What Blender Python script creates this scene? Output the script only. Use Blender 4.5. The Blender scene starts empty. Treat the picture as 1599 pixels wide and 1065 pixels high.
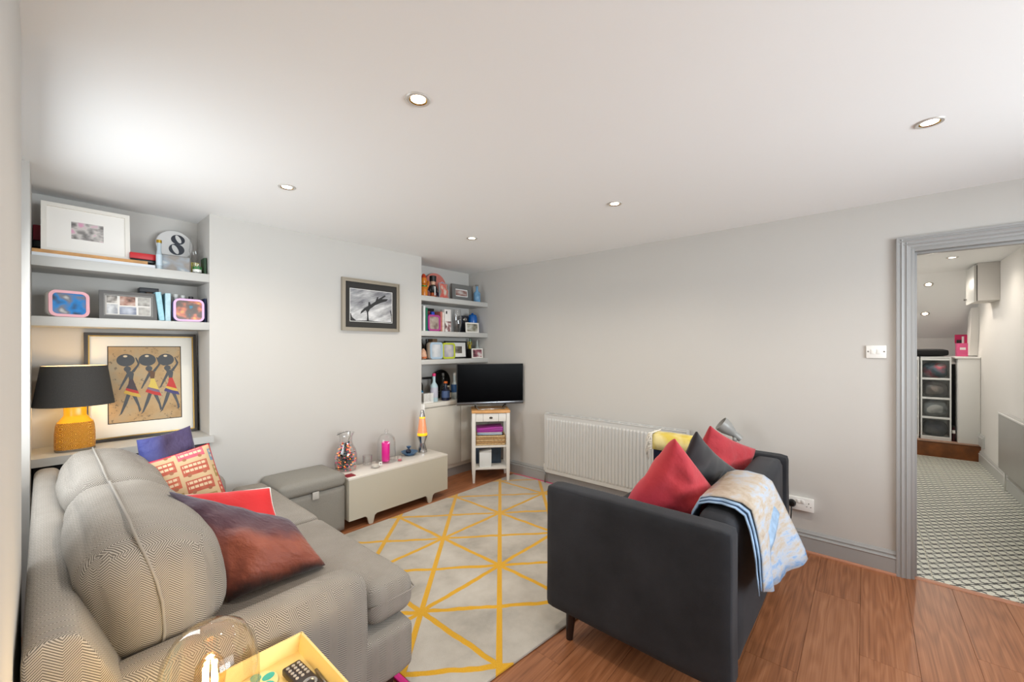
import bpy, bmesh, math, random
from mathutils import Vector, Matrix, noise

# ---------------------------------------------------------------- camera, world, light, exposure
SC = bpy.context.scene
COL = SC.collection
CAM_Z = 1.40
cd = bpy.data.cameras.new('camera'); cam = bpy.data.objects.new('camera', cd); COL.objects.link(cam)
cam.location = (0.0, 0.0, CAM_Z)
cam.rotation_euler = (math.radians(90), 0, -math.radians(49.07))
cd.sensor_width = 36.0; cd.lens = 36.0 * 636.0 / 1599.0
cd.shift_y = 10.5 / 1599.0
cd.clip_start = 0.01; cd.clip_end = 60
SC.camera = cam
SC.view_settings.view_transform = 'Standard'
SC.view_settings.look = 'None'
SC.view_settings.gamma = 1.0
SC.view_settings.use_curve_mapping = False
SC.view_settings.exposure = 0.30
SC.cycles.use_denoising = True
SC.cycles.max_bounces = 8
SC.cycles.diffuse_bounces = 5
SC.cycles.glossy_bounces = 3
SC.cycles.transparent_max_bounces = 16
SC.cycles.sample_clamp_indirect = 6.0
SC.cycles.caustics_reflective = False
SC.cycles.caustics_refractive = False

W = bpy.data.worlds.new('daylight'); SC.world = W; W.use_nodes = True
bg = W.node_tree.nodes['Background']
bg.inputs[0].default_value = (0.80, 0.90, 1.0, 1); bg.inputs[1].default_value = 1.2

def area(name, loc, rot, sx, sy, power, col=(1, 1, 1)):
    l = bpy.data.lights.new(name, 'AREA'); l.shape = 'RECTANGLE'; l.size = sx; l.size_y = sy
    l.energy = power; l.color = col
    o = bpy.data.objects.new(name, l); COL.objects.link(o); o.location = loc; o.rotation_euler = rot
    return o
# daylight by the left recess window; rear and hall lamps are added fill
area('daylight_recess_window', (-0.15, 2.475, 1.48), (0, -math.radians(80), 0), 1.10, 1.02, 13, (0.94, 0.98, 1.0))
area('rear_fill_outer', (1.75, -4.00, 1.30), (math.radians(92), 0, 0), 4.0, 1.7, 260, (0.94, 0.98, 1.0))  # fill lamp set outside the added rear window
area('rear_fill_inner', (1.75, -1.60, 1.46), (math.radians(66), 0, 0), 2.3, 1.20, 26, (0.94, 0.98, 1.0))  # second added fill lamp, just inside the rear wall
area('hall_fill', (6.3, 0.20, 2.27), (0, 0, 0), 1.3, 0.35, 12, (0.99, 0.99, 1.0))  # lamp added under the flat ceiling to brighten the hall; no skylight built

# ---------------------------------------------------------------- materials
def lin(c):
    out = []
    for v in c[:3]:
        v = v / 255.0
        out.append(v / 12.92 if v <= 0.04045 else ((v + 0.055) / 1.055) ** 2.4)
    return (out[0], out[1], out[2], 1.0)

MATS = {}
def newmat(name):
    m = bpy.data.materials.new(name); m.use_nodes = True
    return m, m.node_tree, m.node_tree.nodes['Principled BSDF']

def mat(name, rgb, rough=0.5, metal=0.0, var=0.0, vscale=8.0, bump=0.0, bscale=200.0, sheen=0.0, emit=None, es=0.0, coat=0.0, spec=None):
    if name in MATS: return MATS[name]
    m, nt, p = newmat(name)
    c = lin(rgb)
    p.inputs['Base Color'].default_value = c
    p.inputs['Roughness'].default_value = rough
    p.inputs['Metallic'].default_value = metal
    if spec is not None: p.inputs['Specular IOR Level'].default_value = spec
    if sheen: p.inputs['Sheen Weight'].default_value = sheen
    if coat: p.inputs['Coat Weight'].default_value = coat
    if emit is not None:
        p.inputs['Emission Color'].default_value = lin(emit); p.inputs['Emission Strength'].default_value = es
    if var or bump:
        tc = nt.nodes.new('ShaderNodeTexCoord')
    if var:
        n = nt.nodes.new('ShaderNodeTexNoise'); n.inputs['Scale'].default_value = vscale; n.inputs['Detail'].default_value = 5
        nt.links.new(tc.outputs['Object'], n.inputs['Vector'])
        r = nt.nodes.new('ShaderNodeValToRGB')
        r.color_ramp.elements[0].position = 0.3; r.color_ramp.elements[1].position = 0.7
        r.color_ramp.elements[0].color = tuple(max(0, v * (1 - var)) for v in c[:3]) + (1,)
        r.color_ramp.elements[1].color = tuple(min(1, v * (1 + var)) for v in c[:3]) + (1,)
        nt.links.new(n.outputs['Fac'], r.inputs['Fac']); nt.links.new(r.outputs['Color'], p.inputs['Base Color'])
    if bump:
        n2 = nt.nodes.new('ShaderNodeTexNoise'); n2.inputs['Scale'].default_value = bscale; n2.inputs['Detail'].default_value = 3
        nt.links.new(tc.outputs['Object'], n2.inputs['Vector'])
        b = nt.nodes.new('ShaderNodeBump'); b.inputs['Strength'].default_value = bump; b.inputs['Distance'].default_value = 0.004
        nt.links.new(n2.outputs['Fac'], b.inputs['Height']); nt.links.new(b.outputs['Normal'], p.inputs['Normal'])
    MATS[name] = m
    return m

class NT:
    """tiny node helper"""
    def __init__(s, nt): s.nt = nt
    def n(s, t, **k):
        x = s.nt.nodes.new(t)
        for a, b in k.items(): setattr(x, a, b)
        return x
    def l(s, a, b): s.nt.links.new(a, b)
    def m(s, op, a, b=None, c=None, clamp=False):
        x = s.nt.nodes.new('ShaderNodeMath'); x.operation = op; x.use_clamp = clamp
        for i, v in enumerate((a, b, c)):
            if v is None: continue
            if isinstance(v, (int, float)): x.inputs[i].default_value = v
            else: s.nt.links.new(v, x.inputs[i])
        return x.outputs[0]
    def mix(s, fac, a, b):
        x = s.nt.nodes.new('ShaderNodeMix'); x.data_type = 'RGBA'
        for sock, v in ((x.inputs['Factor'], fac), (x.inputs[6], a), (x.inputs[7], b)):
            if isinstance(v, (int, float)): sock.default_value = v
            elif isinstance(v, tuple): sock.default_value = v
            else: s.nt.links.new(v, sock)
        return x.outputs[2]
    def sep(s, v):
        x = s.nt.nodes.new('ShaderNodeSeparateXYZ'); s.nt.links.new(v, x.inputs[0]); return x.outputs
    def comb(s, a, b, c=0.0):
        x = s.nt.nodes.new('ShaderNodeCombineXYZ')
        for i, v in enumerate((a, b, c)):
            if isinstance(v, (int, float)): x.inputs[i].default_value = v
            else: s.nt.links.new(v, x.inputs[i])
        return x.outputs[0]
    def noise(s, vec, scale, detail=3, rough=0.5):
        x = s.nt.nodes.new('ShaderNodeTexNoise'); x.inputs['Scale'].default_value = scale
        x.inputs['Detail'].default_value = detail; x.inputs['Roughness'].default_value = rough
        if vec is not None: s.nt.links.new(vec, x.inputs['Vector'])
        return x
    def ramp(s, fac, stops, interp='LINEAR'):
        x = s.nt.nodes.new('ShaderNodeValToRGB'); cr = x.color_ramp; cr.interpolation = interp
        while len(cr.elements) < len(stops): cr.elements.new(0.5)
        for e, (p, c) in zip(cr.elements, stops): e.position = p; e.color = c
        s.nt.links.new(fac, x.inputs[0]); return x.outputs[0]
    def bump(s, h, strength, dist=0.004):
        b = s.nt.nodes.new('ShaderNodeBump'); b.inputs['Strength'].default_value = strength; b.inputs['Distance'].default_value = dist
        s.nt.links.new(h, b.inputs['Height']); return b.outputs[0]

def g(v): return lin((v, v, v))

M_wall = mat('wall_paint_pale_grey', (198, 195, 190), 0.85, var=0.012, vscale=1.5, bump=0.05, bscale=120)
M_ceil = mat('ceiling_paint_white', (245, 246, 246), 0.9, bump=0.03, bscale=150)
M_shelf = mat('shelf_paint_grey', (186, 185, 181), 0.45)
M_trim = mat('trim_paint_grey', (164, 164, 163), 0.35, bump=0.03, bscale=60)
M_white = mat('white_gloss', (238, 237, 233), 0.35)
M_cab = mat('cabinet_paint_stone', (205, 200, 188), 0.5)
M_rad = mat('radiator_enamel_grey', (204, 204, 202), 0.35)
M_chrome = mat('chrome', (200, 198, 192), 0.15, 1.0)
M_steel = mat('brushed_steel', (160, 158, 155), 0.32, 1.0)
M_brass = mat('brass', (205, 160, 70), 0.25, 1.0)
M_black = mat('black_plastic', (18, 18, 18), 0.35)
M_blackmatt = mat('black_matt', (14, 14, 15), 0.8)
M_darkwood = mat('dark_wood_leg', (44, 26, 20), 0.4)
M_oak = mat('oak_top', (214, 160, 100), 0.45, var=0.12, vscale=25)

def glassmat(name, tint=(255, 255, 255), gloss=0.12, rough=0.02):
    if name in MATS: return MATS[name]
    m = bpy.data.materials.new(name); m.use_nodes = True; nt = m.node_tree; nt.nodes.clear(); N = NT(nt)
    out = N.n('ShaderNodeOutputMaterial'); tr = N.n('ShaderNodeBsdfTransparent'); gl = N.n('ShaderNodeBsdfGlossy')
    tr.inputs[0].default_value = lin(tint); gl.inputs['Roughness'].default_value = rough
    lw = N.n('ShaderNodeLayerWeight'); lw.inputs[0].default_value = 0.35
    f = N.m('MULTIPLY_ADD', lw.outputs['Facing'], 0.55, gloss * 0.4, clamp=True)
    mx = N.n('ShaderNodeMixShader'); N.l(f, mx.inputs[0]); N.l(tr.outputs[0], mx.inputs[1]); N.l(gl.outputs[0], mx.inputs[2])
    N.l(mx.outputs[0], out.inputs[0]); MATS[name] = m
    return m
M_glass = glassmat('clear_glass')
M_pane = glassmat('window_glass', (250, 253, 255), 0.1)

def emis(name, rgb, s):
    if name in MATS: return MATS[name]
    m = bpy.data.materials.new(name); m.use_nodes = True; nt = m.node_tree; nt.nodes.clear()
    o = nt.nodes.new('ShaderNodeOutputMaterial'); e = nt.nodes.new('ShaderNodeEmission')
    e.inputs[0].default_value = lin(rgb); e.inputs[1].default_value = s
    nt.links.new(e.outputs[0], o.inputs[0]); MATS[name] = m
    return m

def m_laminate():
    m, nt, p = newmat('oak_laminate_floor'); N = NT(nt)
    tc = N.n('ShaderNodeTexCoord'); oi = N.n('ShaderNodeObjectInfo')
    x, y, z = N.sep(tc.outputs['Object'])
    off = N.m('MULTIPLY', oi.outputs['Random'], 37.0)
    v1 = N.comb(N.m('ADD', N.m('MULTIPLY', x, 0.7), off), N.m('MULTIPLY', y, 7.0), off)
    big = N.noise(v1, 1.3, 2, 0.5)
    rings = N.m('SINE', N.m('MULTIPLY', N.m('ADD', N.m('MULTIPLY', big.outputs['Fac'], 9.0), N.m('MULTIPLY', y, 6.0)), 7.0))
    fine = N.noise(N.comb(N.m('ADD', N.m('MULTIPLY', x, 1.6), off), N.m('MULTIPLY', y, 150.0), off), 1.0, 3, 0.6)
    f = N.m('ADD', N.m('MULTIPLY', rings, 0.09), N.m('MULTIPLY', fine.outputs['Fac'], 0.75))
    f = N.m('ADD', f, N.m('MULTIPLY_ADD', oi.outputs['Random'], 0.16, 0.02))
    c = N.ramp(f, [(0.15, lin((122, 74, 45))), (0.45, lin((160, 102, 66))), (0.8, lin((186, 128, 90)))])
    N.l(c, p.inputs['Base Color']); p.inputs['Roughness'].default_value = 0.38
    N.l(N.bump(fine.outputs['Fac'], 0.05, 0.001), p.inputs['Normal'])
    return m
M_lam = m_laminate()

def m_tile():
    # off-white encaustic-look tile with slanting dark links
    m, nt, p = newmat('hall_tile_chain_pattern'); N = NT(nt)
    ge = N.n('ShaderNodeNewGeometry'); x, y, z = N.sep(ge.outputs['Position'])
    k45 = 0.70711 / 0.0589
    v = N.m('MULTIPLY', N.m('ADD', x, y), k45); u = N.m('MULTIPLY', N.m('SUBTRACT', x, y), k45)
    # wavy rails running across the tile diagonal
    wav = N.m('MULTIPLY', N.m('SINE', N.m('MULTIPLY', u, 2 * math.pi)), 0.07)
    fv = N.m('SUBTRACT', N.m('FRACT', N.m('ADD', v, wav)), 0.5)
    rail = N.m('LESS_THAN', N.m('ABSOLUTE', fv), 0.115)
    # strokes linking one rail to the next
    fu = N.m('SUBTRACT', N.m('FRACT', N.m('ADD', u, N.m('MULTIPLY', fv, 0.25))), 0.5)
    dia = N.m('LESS_THAN', N.m('ABSOLUTE', fu), 0.12)
    k = N.m('MAXIMUM', rail, dia)
    nz = N.noise(ge.outputs['Position'], 30, 3)
    c = N.mix(k, lin((226, 226, 212)), lin((52, 55, 52)))
    N.l(c, p.inputs['Base Color']); p.inputs['Roughness'].default_value = 0.45
    return m
M_tile = m_tile()

def m_rug():
    m, nt, p = newmat('grey_rug_with_yellow_lattice'); N = NT(nt)
    ge = N.n('ShaderNodeNewGeometry'); x, y, z = N.sep(ge.outputs['Position'])
    nz0 = N.noise(ge.outputs['Position'], 9, 2)
    jit = N.m('MULTIPLY_ADD', nz0.outputs['Fac'], 0.02, -0.01)
    u = N.m('DIVIDE', N.m('ADD', N.m('SUBTRACT', x, 1.304), jit), 0.607)
    v = N.m('DIVIDE', N.m('ADD', N.m('SUBTRACT', y, 1.205), jit), 0.557)
    def dist(t, s):
        f = N.m('SUBTRACT', t, N.m('ROUND', t)); return N.m('MULTIPLY', N.m('ABSOLUTE', f), s)
    edge = N.m('GREATER_THAN', N.m('ABSOLUTE', N.m('SUBTRACT', v, 1.5)), 1.0)      # no cross line along the long edges
    d = N.m('MINIMUM', N.m('MINIMUM', dist(u, 0.607), N.m('ADD', dist(v, 0.557), edge)),
            N.m('MINIMUM', dist(N.m('SUBTRACT', u, v), 0.41), dist(N.m('ADD', u, v), 0.41)))
    k = N.m('SUBTRACT', 1.0, N.m('DIVIDE', N.m('SUBTRACT', d, 0.0125), 0.004), clamp=True)
    n1 = N.noise(ge.outputs['Position'], 3.2, 5, 0.6); n2 = N.noise(ge.outputs['Position'], 400, 2)
    base = N.ramp(n1.outputs['Fac'], [(0.3, lin((158, 152, 142))), (0.5, lin((188, 181, 170))), (0.7, lin((204, 198, 188)))])
    yel = N.ramp(n2.outputs['Fac'], [(0.2, lin((205, 150, 20))), (0.8, lin((240, 185, 40)))])
    N.l(N.mix(k, base, yel), p.inputs['Base Color'])
    p.inputs['Roughness'].default_value = 0.95; p.inputs['Sheen Weight'].default_value = 0.2
    h = N.m('SUBTRACT', n2.outputs['Fac'], N.m('MULTIPLY', k, 0.8))
    N.l(N.bump(h, 0.5, 0.004), p.inputs['Normal'])
    return m
M_rug = m_rug()

def m_herring():
    m, nt, p = newmat('grey_herringbone_tweed'); N = NT(nt)
    uv = N.n('ShaderNodeUVMap'); u, v, w = N.sep(uv.outputs[0])
    tri = N.m('PINGPONG', u, 0.029)
    s = N.m('SINE', N.m('MULTIPLY', N.m('ADD', v, N.m('MULTIPLY', tri, 0.95)), 2 * math.pi / 0.0062))
    nz = N.noise(uv.outputs[0], 900, 2); n2 = N.noise(uv.outputs[0], 6, 3)
    f = N.m('ADD', N.m('MULTIPLY_ADD', s, 0.46, 0.5), N.m('MULTIPLY_ADD', nz.outputs['Fac'], 0.6, -0.30))
    f = N.m('ADD', f, N.m('MULTIPLY_ADD', n2.outputs['Fac'], 0.3, -0.15), clamp=True)
    c = N.ramp(f, [(0.0, lin((84, 78, 72))), (0.5, lin((138, 132, 124))), (1.0, lin((186, 179, 169)))])
    N.l(c, p.inputs['Base Color']); p.inputs['Roughness'].default_value = 0.95
    N.l(N.bump(f, 0.35, 0.0015), p.inputs['Normal'])
    return m
M_tweed = m_herring()
M_piping = mat('tweed_piping', (150, 144, 136), 0.95, bump=0.3, bscale=500)
M_linen = mat('grey_linen_weave', (142, 139, 132), 0.95, var=0.10, vscale=260, bump=0.3, bscale=700)
M_blackvel = mat('charcoal_velvet', (41, 42, 46), 0.9, var=0.35, vscale=4, bump=0.25, bscale=350, sheen=0.06, spec=0.25)

def ramp_fabric(name, stops, axis='v', nscale=4.0, namp=0.25, rough=0.8, sheen=0.3, bump=0.3):
    """velvet whose pile colour drifts across the cloth"""
    m, nt, p = newmat(name); N = NT(nt)
    uv = N.n('ShaderNodeUVMap'); u, v, w = N.sep(uv.outputs[0])
    nz = N.noise(uv.outputs[0], nscale, 4, 0.6)
    t = {'u': u, 'v': v}[axis] if axis in 'uv' else N.m('MULTIPLY', N.m('ADD', u, v), 0.5)
    f = N.m('ADD', t, N.m('MULTIPLY_ADD', nz.outputs['Fac'], namp * 2, -namp), clamp=True)
    N.l(N.ramp(f, stops), p.inputs['Base Color'])
    p.inputs['Roughness'].default_value = rough; p.inputs['Sheen Weight'].default_value = sheen
    n3 = N.noise(uv.outputs[0], 14, 3)
    N.l(N.bump(n3.outputs['Fac'], bump, 0.01), p.inputs['Normal'])
    return m

def photo(name, cols, scale=4.0, seed=0.0):
    """blurred photographic print: patches of the given colours"""
    m, nt, p = newmat(name); N = NT(nt)
    tc = N.n('ShaderNodeTexCoord')
    mp = N.n('ShaderNodeMapping'); mp.inputs['Location'].default_value = (seed, seed * 1.7, seed * 0.6)
    N.l(tc.outputs['Generated'], mp.inputs[0])
    nz = N.noise(mp.outputs[0], scale * 0.55, 2, 0.4)
    st = []
    for i, c in enumerate(cols):
        st.append((0.30 + 0.40 * i / max(1, len(cols) - 1), lin(c)))
    N.l(N.ramp(nz.outputs['Fac'], st), p.inputs['Base Color']); p.inputs['Roughness'].default_value = 0.25
    return m

# ---------------------------------------------------------------- geometry helpers
def build(name, verts, faces, material, parent=None, smooth=False, uvs=None, autosmooth=None):
    me = bpy.data.meshes.new(name)
    me.from_pydata([tuple(v) for v in verts], [], faces); me.update()
    bm = bmesh.new(); bm.from_mesh(me); bmesh.ops.recalc_face_normals(bm, faces=bm.faces); bm.to_mesh(me); bm.free()
    return link(name, me, material, parent, smooth)

def link(name, me, material, parent=None, smooth=False):
    mats = material if isinstance(material, (list, tuple)) else [material]
    for mm in mats: me.materials.append(mm)
    if smooth:
        me.shade_smooth()
        if smooth != 'all':
            try: me.set_sharp_from_angle(angle=math.radians(38))
            except Exception: pass
    o = bpy.data.objects.new(name, me); COL.objects.link(o)
    if parent: o.parent = parent
    return o

def from_bm(name, bm, material, parent=None, smooth=False, uv=False):
    me = bpy.data.meshes.new(name)
    bmesh.ops.recalc_face_normals(bm, faces=bm.faces)
    bm.to_mesh(me); bm.free()
    if uv: boxuv(me)
    return link(name, me, material, parent, smooth)

def boxuv(me):
    lay = me.uv_layers.new(name='UVMap') if not me.uv_layers else me.uv_layers[0]
    for poly in me.polygons:
        n = poly.normal; ax = max(range(3), key=lambda i: abs(n[i]))
        for li in poly.loop_indices:
            c = me.vertices[me.loops[li].vertex_index].co
            lay.data[li].uv = (c.y, c.z) if ax == 0 else ((c.x, c.z) if ax == 1 else (c.y, c.x))

def add_box(bm, x0, x1, y0, y1, z0, z1):
    vs = [bm.verts.new(p) for p in ((x0,y0,z0),(x1,y0,z0),(x1,y1,z0),(x0,y1,z0),(x0,y0,z1),(x1,y0,z1),(x1,y1,z1),(x0,y1,z1))]
    for f in ((0,3,2,1),(4,5,6,7),(0,1,5,4),(1,2,6,5),(2,3,7,6),(3,0,4,7)): bm.faces.new([vs[i] for i in f])

def bev(bm, w, seg=2):
    bmesh.ops.bevel(bm, geom=list(bm.edges), offset=w, segments=seg, profile=0.5, affect='EDGES', clamp_overlap=True)

def box(name, x0, x1, y0, y1, z0, z1, m, parent=None, b=0.003, seg=2, uv=False):
    bm = bmesh.new(); add_box(bm, x0, x1, y0, y1, z0, z1)
    if b: bev(bm, b, seg)
    return from_bm(name, bm, m, parent, smooth=True if b else False, uv=uv)

AX = {'x': lambda a, b, d: (d, a, b), 'y': lambda a, b, d: (a, d, b), 'z': lambda a, b, d: (a, b, d)}
def prism(name, poly, axis, d0, d1, m, parent=None, b=0.0, seg=2, smooth=None, uv=False):
    f = AX[axis]; bm = bmesh.new()
    A = [bm.verts.new(f(p[0], p[1], d0)) for p in poly]; B = [bm.verts.new(f(p[0], p[1], d1)) for p in poly]
    n = len(poly); bm.faces.new(A); bm.faces.new(list(reversed(B)))
    for i in range(n): bm.faces.new((A[i], B[i], B[(i+1) % n], A[(i+1) % n]))
    if b: bmesh.ops.recalc_face_normals(bm, faces=bm.faces); bev(bm, b, seg)
    return from_bm(name, bm, m, parent, smooth=bool(b) if smooth is None else smooth, uv=uv)

def holed(name, axis, d0, d1, outer, hole, m, parent=None):
    """slab across `axis` from d0 to d1 with a rectangular hole; rects are (a0,a1,b0,b1)"""
    f = AX[axis]; V = []
    for d in (d0, d1):
        for r in (outer, hole):
            for a, b in ((r[0], r[2]), (r[1], r[2]), (r[1], r[3]), (r[0], r[3])): V.append(f(a, b, d))
    F = []
    for i in range(4):
        j = (i + 1) % 4
        F += [(i, j, 4 + j, 4 + i), (8 + i, 12 + i, 12 + j, 8 + j), (i, 8 + i, 8 + j, j), (4 + i, 4 + j, 12 + j, 12 + i)]
    return build(name, V, F, m, parent)

def lathe(name, prof, m, parent=None, seg=24, loc=(0,0,0), sq=1.0, sy=1.0, smooth=True, cap=True):
    """revolve (r,z) about z; sq<1 squares the plan, sy flattens it in y"""
    V, F = [], []
    for r, z in prof:
        for k in range(seg):
            a = 2 * math.pi * k / seg; c, s = math.cos(a), math.sin(a)
            if sq != 1.0:
                c = math.copysign(abs(c) ** sq, c); s = math.copysign(abs(s) ** sq, s)
            V.append((loc[0] + r * c, loc[1] + r * s * sy, loc[2] + z))
    n = len(prof)
    for i in range(n - 1):
        for k in range(seg):
            k2 = (k + 1) % seg; F.append((i*seg+k, i*seg+k2, (i+1)*seg+k2, (i+1)*seg+k))
    if cap:
        if prof[0][0] > 1e-5: F.append(tuple(range(seg)))
        if prof[-1][0] > 1e-5: F.append(tuple((n-1)*seg + k for k in range(seg)))
    return build(name, V, F, m, parent, smooth=smooth)

def tube(name, pts, r, m, parent=None, seg=8, closed=False):
    bm = bmesh.new(); add_tube(bm, pts, r, seg, closed)
    return from_bm(name, bm, m, parent, smooth='all')

def add_tube(bm, pts, r, seg=8, closed=False):
    pts = [Vector(p) for p in pts]; n = len(pts); rings = []
    up = Vector((0.13, 0.21, 0.97)).normalized(); last = None
    for i, p in enumerate(pts):
        a = pts[(i - 1) % n] if (closed or i > 0) else p
        b = pts[(i + 1) % n] if (closed or i < n - 1) else p
        t = (b - a).normalized()
        if last is None:
            ref = up if abs(t.dot(up)) < 0.9 else Vector((1, 0, 0)); nx = t.cross(ref).normalized()
        else:
            nx = (last - t * last.dot(t)); nx = nx.normalized() if nx.length > 1e-6 else t.cross(up).normalized()
        last = nx; ny = t.cross(nx)
        rr = r[i] if isinstance(r, (list, tuple)) else r
        rings.append([bm.verts.new(p + (nx * math.cos(2*math.pi*k/seg) + ny * math.sin(2*math.pi*k/seg)) * rr) for k in range(seg)])
    for i in range(n if closed else n - 1):
        A, B = rings[i], rings[(i + 1) % n]
        for k in range(seg): bm.faces.new((A[k], A[(k+1) % seg], B[(k+1) % seg], B[k]))
    if not closed: bm.faces.new(rings[0]); bm.faces.new(list(reversed(rings[-1])))

def rbox(name, cx, cy, cz, sx, sy, sz, r, m, parent=None, n=10, bulge=(0, 0, 0), wob=0.0, wscale=5.0, seed=0, uv=True, fn=None):
    """soft upholstered block: rounded box, faces puffed by `bulge`, surface wobble"""
    bm = bmesh.new(); bmesh.ops.create_cube(bm, size=2.0)
    bmesh.ops.subdivide_edges(bm, edges=list(bm.edges), cuts=n, use_grid_fill=True)
    h = Vector((sx / 2, sy / 2, sz / 2)); rr = min(r, h.x, h.y, h.z)
    for v in bm.verts:
        # ease grid towards the rims so that the rounding gets rows of its own
        q = [math.copysign(abs(c) ** 0.75, c) for c in v.co]
        p = Vector((q[0] * h.x, q[1] * h.y, q[2] * h.z))
        c = Vector([max(-hh + rr, min(hh - rr, pp)) for pp, hh in zip(p, h)])
        d = p - c
        w = c + d.normalized() * rr if d.length > 1e-9 else p
        for i in range(3):
            j, k = (i + 1) % 3, (i + 2) % 3
            w[i] += bulge[i] * q[i] * (1 - q[j] ** 2) * (1 - q[k] ** 2)
        if wob:
            nv = noise.noise_vector(Vector((w.x, w.y, w.z)) * wscale + Vector((seed, seed * 2.3, -seed)))
            w += nv * wob
        w += Vector((cx, cy, cz))
        if fn: w = fn(w)
        v.co = w
    return from_bm(name, bm, m, parent, smooth='all', uv=uv)

def pillow_mesh(name, quad, t, pinch=0.07, wr=0.010, seed=0, n=24, wscale=7.0, p=0.42):
    """cushion sewn between four corner points (top left, top right, bottom right, bottom left)"""
    V, F, U = [], [], []
    TL, TR, BR, BL = [Vector(q) for q in quad]
    C = (TL + TR + BR + BL) / 4
    NV = (TR - BL).cross(TL - BR).normalized()
    if NV.y > 0: NV = -NV
    def pt(u, v, s):
        e = max(0.0, (1 - u * u) * (1 - v * v)) ** p
        a = (u * (1 - pinch * (1 - v * v)) + 1) / 2; b = (v * (1 - pinch * (1 - u * u)) + 1) / 2
        base = (BL * (1 - a) + BR * a) * (1 - b) + (TL * (1 - a) + TR * a) * b - C
        z = s * t / 2 * e
        q = Vector((base.x * wscale + seed, base.y * wscale - seed, base.z * wscale + s * 1.3 + seed))
        z += wr * noise.noise(q) * (0.3 + e) + wr * 0.7 * noise.noise(q * 2.3) * e
        z += wr * 1.2 * e * (abs(noise.noise(q * 1.7 + Vector((4, 2, 9)))) - 0.25)
        return tuple(base + NV * z)
    idx = {}
    for s in (1, -1):
        for i in range(n + 1):
            for j in range(n + 1):
                u = math.sin((i / n * 2 - 1) * math.pi / 2 * 0.98) / math.sin(math.pi / 2 * 0.98)
                v = math.sin((j / n * 2 - 1) * math.pi / 2 * 0.98) / math.sin(math.pi / 2 * 0.98)
                edge = i in (0, n) or j in (0, n)
                if edge and s == -1: idx[(s, i, j)] = idx[(1, i, j)]; continue
                idx[(s, i, j)] = len(V); V.append(pt(u, v, s)); U.append(((u + 1) / 2, (v + 1) / 2))
    for s in (1, -1):
        for i in range(n):
            for j in range(n):
                q = [idx[(s, i, j)], idx[(s, i+1, j)], idx[(s, i+1, j+1)], idx[(s, i, j+1)]]
                F.append(tuple(q if s == 1 else q[::-1]))
    me = bpy.data.meshes.new(name); me.from_pydata(V, [], F); me.update()
    lay = me.uv_layers.new(name='UVMap')
    for l in me.loops: lay.data[l.index].uv = U[l.vertex_index]
    edge = [V[idx[(1, i, 0)]] for i in range(n)] + [V[idx[(1, n, j)]] for j in range(n)] + [V[idx[(1, n - i, n)]] for i in range(n)] + [V[idx[(1, 0, n - j)]] for j in range(n)]
    return me, edge, C

def tag(o, label, cat, group=None):
    o['label'] = label; o['category'] = cat
    if group: o['group'] = group
    return o
def thing(name, label, cat, loc=(0, 0, 0), rz=0.0, group=None):
    o = bpy.data.objects.new(name, None); COL.objects.link(o); o.empty_display_size = 0.05
    o.location = loc; o.rotation_euler = (0, 0, rz)
    return tag(o, label, cat, group)
def struct(o):
    o['kind'] = 'structure'; return o

# ================================================================ THE SETTING
H = 2.31; XR = 3.45; YB = 3.37; YA = 3.70; XL = -0.04
# ---- living-room floor: base slab and its laminate planks
floor = struct(box('floor', -0.36, 3.47, -1.8, 3.8, -0.06, -0.010, mat('floor_underlay', (70, 45, 30), 0.9), b=0))
PLANKS = {}
def plank_mesh(L):
    key = round(L, 3)
    if key not in PLANKS:
        bm = bmesh.new(); add_box(bm, -L/2 + 0.0004, L/2 - 0.0004, -0.0995, 0.0995, -0.010, 0.0)
        bmesh.ops.bevel(bm, geom=[e for e in bm.edges if all(v.co.z > -0.001 for v in e.verts)], offset=0.0005, segments=1, affect='EDGES')
        me = bpy.data.meshes.new('plank'); bmesh.ops.recalc_face_normals(bm, faces=bm.faces); bm.to_mesh(me); bm.free(); me.materials.append(M_lam)
        PLANKS[key] = me
    return PLANKS[key]
random.seed(5)
row = 0; y = -1.78
LP = 1.285
while y < 3.79:
    off = {0: 2.62 % LP}.get(round((y + 0.38) / 0.2), (0.37 * row * 1.31 + 0.21) % LP)
    x = -0.36 - (LP - off)
    while x < 3.468:
        a, b = max(x, -0.34), min(x + LP, 3.468)
        if b - a > 0.02:
            o = bpy.data.objects.new('plank', plank_mesh(b - a)); COL.objects.link(o); o.parent = floor
            o.location = ((a + b) / 2, y + 0.1, 0)
        x += LP
    y += 0.2; row += 1

# ---- walls and ceiling of the living room
DY0, DY1, DZ = -0.208, -0.975, 2.0
wr = [(-1.8, 0), (DY1, 0), (DY1, DZ), (DY0, DZ), (DY0, 0), (3.9, 0), (3.9, H), (-1.8, H)]
struct(prism('wall_right', wr, 'x', XR, XR + 0.10, M_wall))
struct(prism('wall_back', [(-0.36, YA), (0.745, YA), (0.745, YB), (2.497, YB), (2.497, YA), (XR, YA), (XR, 3.9), (-0.36, 3.9)], 'z', -0.01, H, M_wall))
struct(prism('wall_left', [(-0.36, -1.8), (XL, -1.8), (XL, 1.864), (-0.36, 1.864)], 'z', -0.01, H, M_wall))
struct(prism('wall_left', [(-0.36, 3.083), (XL, 3.083), (XL, YA), (-0.36, YA)], 'z', -0.01, H, M_wall))
struct(holed('wall_left', 'x', -0.36, -0.22, (1.864, 3.083, -0.01, H), (1.94, 3.01, 0.90, 2.10), M_wall))
struct(holed('wall_rear', 'y', -1.80, -1.70, (XL, XR, -0.01, H), (0.60, 2.90, 0.85, 2.15), M_wall))
struct(box('ceiling', -0.36, XR + 0.1, -1.8, 3.9, H, H + 0.08, M_ceil, b=0))

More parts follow.
